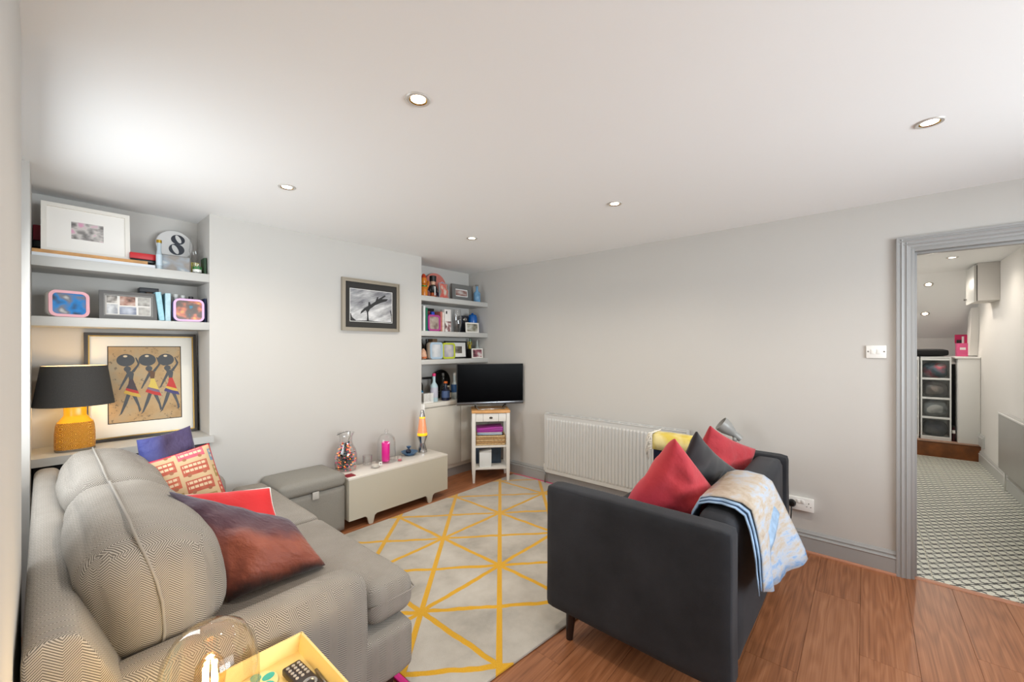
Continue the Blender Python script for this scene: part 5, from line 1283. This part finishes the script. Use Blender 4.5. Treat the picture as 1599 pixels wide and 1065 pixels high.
bottle('spirit_bottle', 'red-necked bottle tucked against the chimney breast', 2.552, 3.60, ZW, 0.034, 0.285, mat('red_bottle', (150, 24, 30), 0.2), mat('red_wax', (180, 30, 34), 0.4), mat('orange_label', (190, 120, 50), 0.5), neck=0.36)
bottle('spirit_bottle', 'frosted pale blue bottle with a bright pink cap', 2.722, 3.455, ZW, 0.041, 0.298, mat('frosted_blue_glass', (180, 204, 212), 0.45), mat('hot_pink_cap', (214, 40, 110), 0.4), mat('faint_pink_print', (190, 190, 204), 0.5), neck=0.34)
bottle('spirit_bottle', 'dark blue squat bottle with an orange cap', 2.868, 3.440, ZW, 0.046, 0.205, mat('midnight_glass', (28, 34, 56), 0.12), mat('orange_cap', (224, 110, 40), 0.4), mat('blue_print', (70, 90, 130), 0.4), neck=0.40)
bottle('wine_bottle', 'brown bottle with a pale label beside the orange-capped one', 2.946, 3.492, ZW, 0.034, 0.150, mat('brown_glass', (66, 40, 30), 0.12), mat('cream_cap', (226, 218, 200), 0.4), mat('cream_label', (220, 204, 176), 0.5), neck=0.3)
bottle('spirit_bottle', 'tall clear bottle under the black funnel', 2.955, 3.590, ZW, 0.036, 0.285, glassmat('bottle_clear', (236, 242, 240), 0.2), mat('steel_cap', (150, 150, 148), 0.3, 0.8), neck=0.42)
bottle('spirit_bottle', 'clear bottle with a slanting blue label beside the television', 3.030, 3.480, ZW, 0.040, 0.290, mat('ice_glass', (190, 202, 206), 0.15), mat('pale_cap', (206, 204, 200), 0.4), mat('blue_slant_label', (50, 90, 140), 0.4), neck=0.38, lab=(0.25, 0.55))
bottle('wine_bottle', 'olive bottle at the back between the pink and orange capped bottles', 2.815, 3.585, ZW, 0.037, 0.255, mat('olive_glass', (92, 88, 62), 0.15), mat('teal_cap', (120, 170, 160), 0.4), mat('sand_label', (176, 160, 130), 0.5), neck=0.38)
t = root('frying_pan', 'black frying pan standing against the alcove back wall', 'pan', 2.98, 3.655, ZW + 0.0)
pan = lathe('pan', [(0.0, 0.0), (0.10, 0.0), (0.125, 0.03), (0.128, 0.03), (0.103, -0.003), (0.0, -0.003)], M_blackmatt, t, 32, cap=False)
pan.matrix_local = Matrix.Translation((0.0, 0.02, 0.190)) @ Matrix.Rotation(math.radians(84), 4, 'X')
box('handle', -0.255, -0.120, 0.000, 0.014, 0.222, 0.246, M_black, t, b=0.006)
box('stand', -0.09, 0.09, -0.020, 0.025, 0.0, 0.065, M_blackmatt, t, b=0.003)

# ================================================================ ON THE BENCH
ZT = 0.4005
t = root('fairy_light_jar', 'clear glass jar stuffed with coloured fairy lights', 'jar', 1.630, 3.215, ZT)
jp = [(0.070, 0.0), (0.080, 0.004), (0.088, 0.05), (0.088, 0.12), (0.078, 0.165), (0.058, 0.20), (0.050, 0.225), (0.050, 0.27), (0.066, 0.305)]
lathe('jar', jp + [(r_ - 0.004, z_) for r_, z_ in reversed(jp[1:])] + [(0.0, 0.007)], M_glass, t, 32, cap=False)
random.seed(11)
wires = bmesh.new(); cur = Vector((0.0, 0.0, 0.02)); P = []
for i in range(150):
    z_ = 0.012 + 0.205 * (i / 150.0) ** 0.9 + random.uniform(-0.01, 0.01); z_ = max(0.012, z_)
    rm_ = 0.074 if z_ < 0.14 else (0.055 if z_ < 0.18 else 0.036)
    a_ = i * 2.1 + random.uniform(-0.5, 0.5); rr = rm_ * math.sqrt(random.uniform(0.25, 1.0))
    P.append((rr * math.cos(a_), rr * math.sin(a_), z_))
P += [(0.02, 0.0, 0.24), (0.035, -0.01, 0.275), (0.02, -0.03, 0.315), (-0.03, -0.05, 0.322), (-0.06, -0.04, 0.314), (-0.085, -0.02, 0.30)]
add_tube(wires, P, 0.0022, 5)
from_bm('wire', wires, mat('dark_green_wire', (26, 44, 38), 0.5), t, smooth='all')['kind'] = 'stuff'
cols = [((220, 50, 40), 1.3), ((255, 140, 50), 1.9), ((226, 70, 110), 1.0), ((30, 90, 140), 0.6), ((40, 110, 80), 0.4)]
for ci, (cc, st) in enumerate(cols):
    lb = bmesh.new()
    for i in range(ci, 150, len(cols)):
        q = Vector(P[i]); d_ = Vector((q.x, q.y, random.uniform(-0.02, 0.03))).normalized()
        add_tube(lb, [q - d_ * 0.002, q + d_ * 0.007, q + d_ * 0.013], [0.0035, 0.0045, 0.0012], 6)
    from_bm('bulbs', lb, emis('fairy_%d' % ci, cc, st), t, smooth='all')['kind'] = 'stuff'
t = root('candle_cloche', 'glass cloche with a knob covering a bright pink candle', 'cloche', 1.985, 3.185, ZT)
lathe('plate', [(0.088, 0.0), (0.090, 0.004), (0.084, 0.006), (0.0, 0.005)], M_glass, t, 32)
lathe('dome', [(0.078, 0.007), (0.078, 0.16), (0.070, 0.205), (0.045, 0.235), (0.012, 0.245), (0.010, 0.255), (0.018, 0.268), (0.012, 0.282), (0.0, 0.285)], M_glass, t, 36, cap=False)
cn = root('pillar_candle', 'bright pink pillar candle under the glass cloche', 'candle', 1.975, 3.180, ZT + 0.0065)
lathe('wax', [(0.033, 0.0), (0.034, 0.004), (0.034, 0.160), (0.030, 0.166), (0.022, 0.160), (0.0, 0.158)], mat('hot_pink_wax', (236, 10, 150), 0.45), cn, 28)
tube('wick', [(0, 0, 0.157), (0.002, 0, 0.170)], 0.0012, M_black, cn, 6)
t = root('tealight_glass', 'small clear tealight glass with a white tag in front of the cloche', 'candle holder', 1.820, 3.085, ZT)
lathe('glass', [(0.030, 0.0), (0.036, 0.004), (0.040, 0.055), (0.037, 0.055), (0.033, 0.010), (0.0, 0.008)], M_glass, t, 28, cap=False)
lathe('wax', [(0.029, 0.0085), (0.030, 0.022), (0.0, 0.022)], mat('white_wax', (236, 232, 222), 0.5), t, 24)
tg = box('tag', 0.006, 0.034, -0.046, -0.044, 0.022, 0.052, M_white, t, b=0.001)
lathe('tag_dot', [(0.0, 0.0), (0.005, 0.0)], M_ink, tg, 12, cap=False).matrix_local = Matrix.Translation((0.020, -0.0463, 0.038)) @ Matrix.Rotation(math.radians(90), 4, 'X')
t = root('tealight_glass', 'empty clear tumbler between the fairy-light jar and the cloche', 'glass', 1.820, 3.215, ZT)
lathe('glass', [(0.032, 0.0), (0.036, 0.004), (0.040, 0.080), (0.038, 0.080), (0.034, 0.008), (0.0, 0.006)], M_glass, t, 28, cap=False)
t = root('shot_glass', 'tiny clear glass with pink wax beside the cloche', 'glass', 2.065, 3.100, ZT)
lathe('glass', [(0.018, 0.0), (0.020, 0.003), (0.022, 0.045), (0.020, 0.045), (0.018, 0.005), (0.0, 0.004)], M_glass, t, 20, cap=False)
lathe('wax', [(0.017, 0.0055), (0.018, 0.016), (0.0, 0.016)], mat('rose_wax', (226, 90, 110), 0.5), t, 18)
t = root('blue_dish', 'blue metal dish with a small handle beside the lava lamp', 'dish', 2.245, 3.215, ZT)
M_bm = mat('steel_blue', (86, 122, 160), 0.3, 0.4)
lathe('saucer', [(0.045, 0.0), (0.048, 0.004), (0.078, 0.028), (0.080, 0.032), (0.075, 0.030), (0.044, 0.010), (0.0, 0.009)], M_bm, t, 8, cap=False)
lathe('handle', [(0.010, 0.012), (0.010, 0.055), (0.020, 0.066), (0.022, 0.074), (0.0, 0.078)], M_bm, t, 16, (0.012, 0.028, 0))
lathe('dark_ball', [(0.0, -0.026), (0.018, -0.019), (0.026, 0.0), (0.018, 0.019), (0.0, 0.026)], mat('navy_glass_ball', (20, 28, 50), 0.1), t, 20, (-0.018, -0.012, 0.037))
t = root('lava_lamp', 'silver lava lamp with orange liquid at the end of the bench', 'lamp', 2.392, 3.215, ZT)
lathe('base', [(0.046, 0.0), (0.047, 0.004), (0.026, 0.082), (0.026, 0.090), (0.048, 0.152), (0.050, 0.158), (0.0, 0.158)], mat('polished_aluminium', (196, 196, 198), 0.18, 1.0), t, 32)
lathe('lava', [(0.047, 0.159), (0.048, 0.172), (0.046, 0.184)], mat('yellow_lava', (250, 190, 30), 0.3, emit=(250, 180, 30), es=0.6), t, 32)
lathe('liquid', [(0.046, 0.185), (0.028, 0.322)], mat('amber_liquid', (226, 150, 110), 0.15, emit=(226, 140, 90), es=0.25), t, 32)
lathe('upper_lava', [(0.028, 0.3225), (0.026, 0.338)], MATS['yellow_lava'], t, 32)
lathe('cap', [(0.0265, 0.338), (0.024, 0.345), (0.016, 0.398), (0.012, 0.402), (0.0, 0.402)], MATS['polished_aluminium'], t, 28)
tag(box('coaster', 1.535, 1.605, 3.005, 3.075, ZT, ZT + 0.006, mat('dark_red_leather', (134, 22, 38)), b=0.002), 'small dark red coaster on the bench beside the ottoman', 'coaster')

# ================================================================ IN THE HALL
ZP = 0.2075
M_tf = mat('white_tower_plastic', (226, 228, 226), 0.4)
M_td = glassmat('smoky_drawer_plastic', (226, 230, 232), 0.15, 0.15)
M_tside = glassmat('clear_tower_side', (244, 246, 246), 0.1, 0.2)
stuff_cols = [[(62, 84, 96), (96, 116, 128), (206, 96, 110), (226, 226, 222)], [(110, 108, 106), (150, 140, 132), (206, 190, 180)], [(70, 84, 92), (226, 222, 214), (236, 234, 228)], [(60, 62, 68), (84, 86, 92), (110, 110, 112)]]
def tower(label, y0, y1, idx):
    t = thing('drawer_tower', label, 'drawers', (7.75, (y0 + y1) / 2, ZP), 0, 'clear-fronted drawer towers in the hall')
    w = (y1 - y0) / 2; hh = 1.075
    holed('frame', 'x', -0.17, -0.145, (-w, w, 0.025, hh), (-w + 0.014, w - 0.014, 0.045, hh - 0.016), M_tf, t)
    box('side', -0.144, 0.16, -w, -w + 0.006, 0.025, hh, M_tside, t, b=0); box('side', -0.144, 0.16, w - 0.006, w, 0.025, hh, M_tside, t, b=0)
    box('top', -0.144, 0.16, -w, w, hh - 0.012, hh, M_tf, t, b=0); box('back', 0.155, 0.16, -w, w, 0.03, hh - 0.01, M_tf, t, b=0)
    box('foot_rail', -0.165, 0.16, -w, w, 0.0, 0.024, M_tf, t, b=0)
    dh = (hh - 0.065) / 4
    for k in range(4):
        z0 = 0.048 + k * dh
        d_ = box('drawer', -0.160, -0.150, -w + 0.017, w - 0.017, z0, z0 + dh - 0.032, M_td, t, b=0.002)
        box('drawer_rail', -0.172, -0.146, -w + 0.012, w - 0.012, z0 + dh - 0.030, z0 + dh - 0.004, M_tf, d_, b=0.002)
        rbox('contents', -0.075, 0.0, z0 + (dh - 0.032) * 0.42, 0.15, 2 * w - 0.05, (dh - 0.04) * 0.8, 0.05, photo('drawer_contents_%d_%d' % (idx, k), stuff_cols[3 - k], 2.4, idx * 3.0 + k), d_, n=5, bulge=(0.01, 0.0, 0.02), wob=0.012, wscale=12, seed=k + idx * 5, uv=False)
    return t
tower('white four-drawer plastic tower with clothes showing through, in the hall', -0.829, -0.553, 0)
tower('second drawer tower mostly hidden behind the door frame', -0.536, -0.260, 1)
tag(rbox('black_bag', 7.74, -0.60, ZP + 1.075 + 0.052, 0.28, 0.42, 0.088, 0.03, M_blackmatt, None, n=6, bulge=(0, 0, 0.006), wob=0.006, uv=False), 'flat black bag lying on top of the drawer towers', 'bag')
c = thing('hall_cabinet', 'plain white cabinet at the end of the hall beside the drawer tower', 'cabinet', (7.85, -0.975, ZP))
box('body', -0.31, 0.42, -0.09, 0.094, 0.0, 1.055, M_white, c, b=0.002); box('front_panel', -0.322, -0.311, -0.092, 0.094, 0.0, 1.055, mat('hall_cabinet_white', (224, 223, 219), 0.5), c, b=0.002)
box('top', -0.335, 0.42, -0.093, 0.118, 1.056, 1.080, M_white, c, b=0.003)
p_ = thing('pink_file_box', 'pink magazine file with papers on the white hall cabinet', 'box', (7.86, -0.955, ZP + 1.0805))
box('lower', -0.05, 0.10, -0.050, 0.050, 0.0, 0.17, mat('pink_card', (222, 90, 140), 0.5), p_, b=0.002)
box('back_panel', 0.07, 0.10, -0.056, 0.056, 0.171, 0.285, mat('deep_pink_card', (196, 30, 90), 0.5), p_, b=0.002)
box('label_plate', -0.053, -0.0505, -0.026, 0.026, 0.085, 0.115, M_white, p_, b=0)
box('leaflet', 0.0, 0.006, -0.045, -0.020, 0.171, 0.275, MATS['deep_pink_card'], p_, b=0); box('leaflet', 0.02, 0.026, -0.02, 0.0, 0.171, 0.260, M_white, p_, b=0)
box('dark_leaflet', 0.03, 0.05, -0.01, 0.045, 0.171, 0.215, M_black, p_, b=0)
bottle('red_wine_bottle', 'dark red bottle with a white label in the gap beside the drawer tower', 7.62, -0.852, ZP, 0.017, 0.20, mat('wine_dark', (60, 14, 24), 0.2), M_black, M_white, neck=0.25, lab=(0.5, 0.7))
tag(box('black_board', 7.70, 7.715, -0.876, -0.836, ZP, ZP + 0.98, M_blackmatt, b=0.002), 'narrow black board in the gap beside the drawer tower', 'board')
w = thing('wall_cupboard', 'small white wall cupboard under the hall ceiling', 'cupboard', (6.80, HY + 0.08, 1.905))
box('body', -0.22, 0.22, -0.079, 0.078, 0.0, 0.403, M_hwall, w, b=0.002)
dd = box('door', -0.218, 0.24, 0.084, 0.104, -0.012, 0.385, mat('cupboard_door', (206, 205, 200), 0.4), w, b=0.003)
box('door_gap_shade', -0.216, 0.22, 0.0785, 0.0838, 0.0, 0.383, M_blackmatt, w, b=0)  # black filler stands in for the shade between door and body
lathe('knob', [(0.006, 0), (0.007, 0.008), (0.013, 0.016), (0.012, 0.022), (0, 0.025)], M_steel, dd, 14).matrix_local = Matrix.Translation((0.20, 0.104, 0.05)) @ Matrix.Rotation(math.radians(-90), 4, 'X')
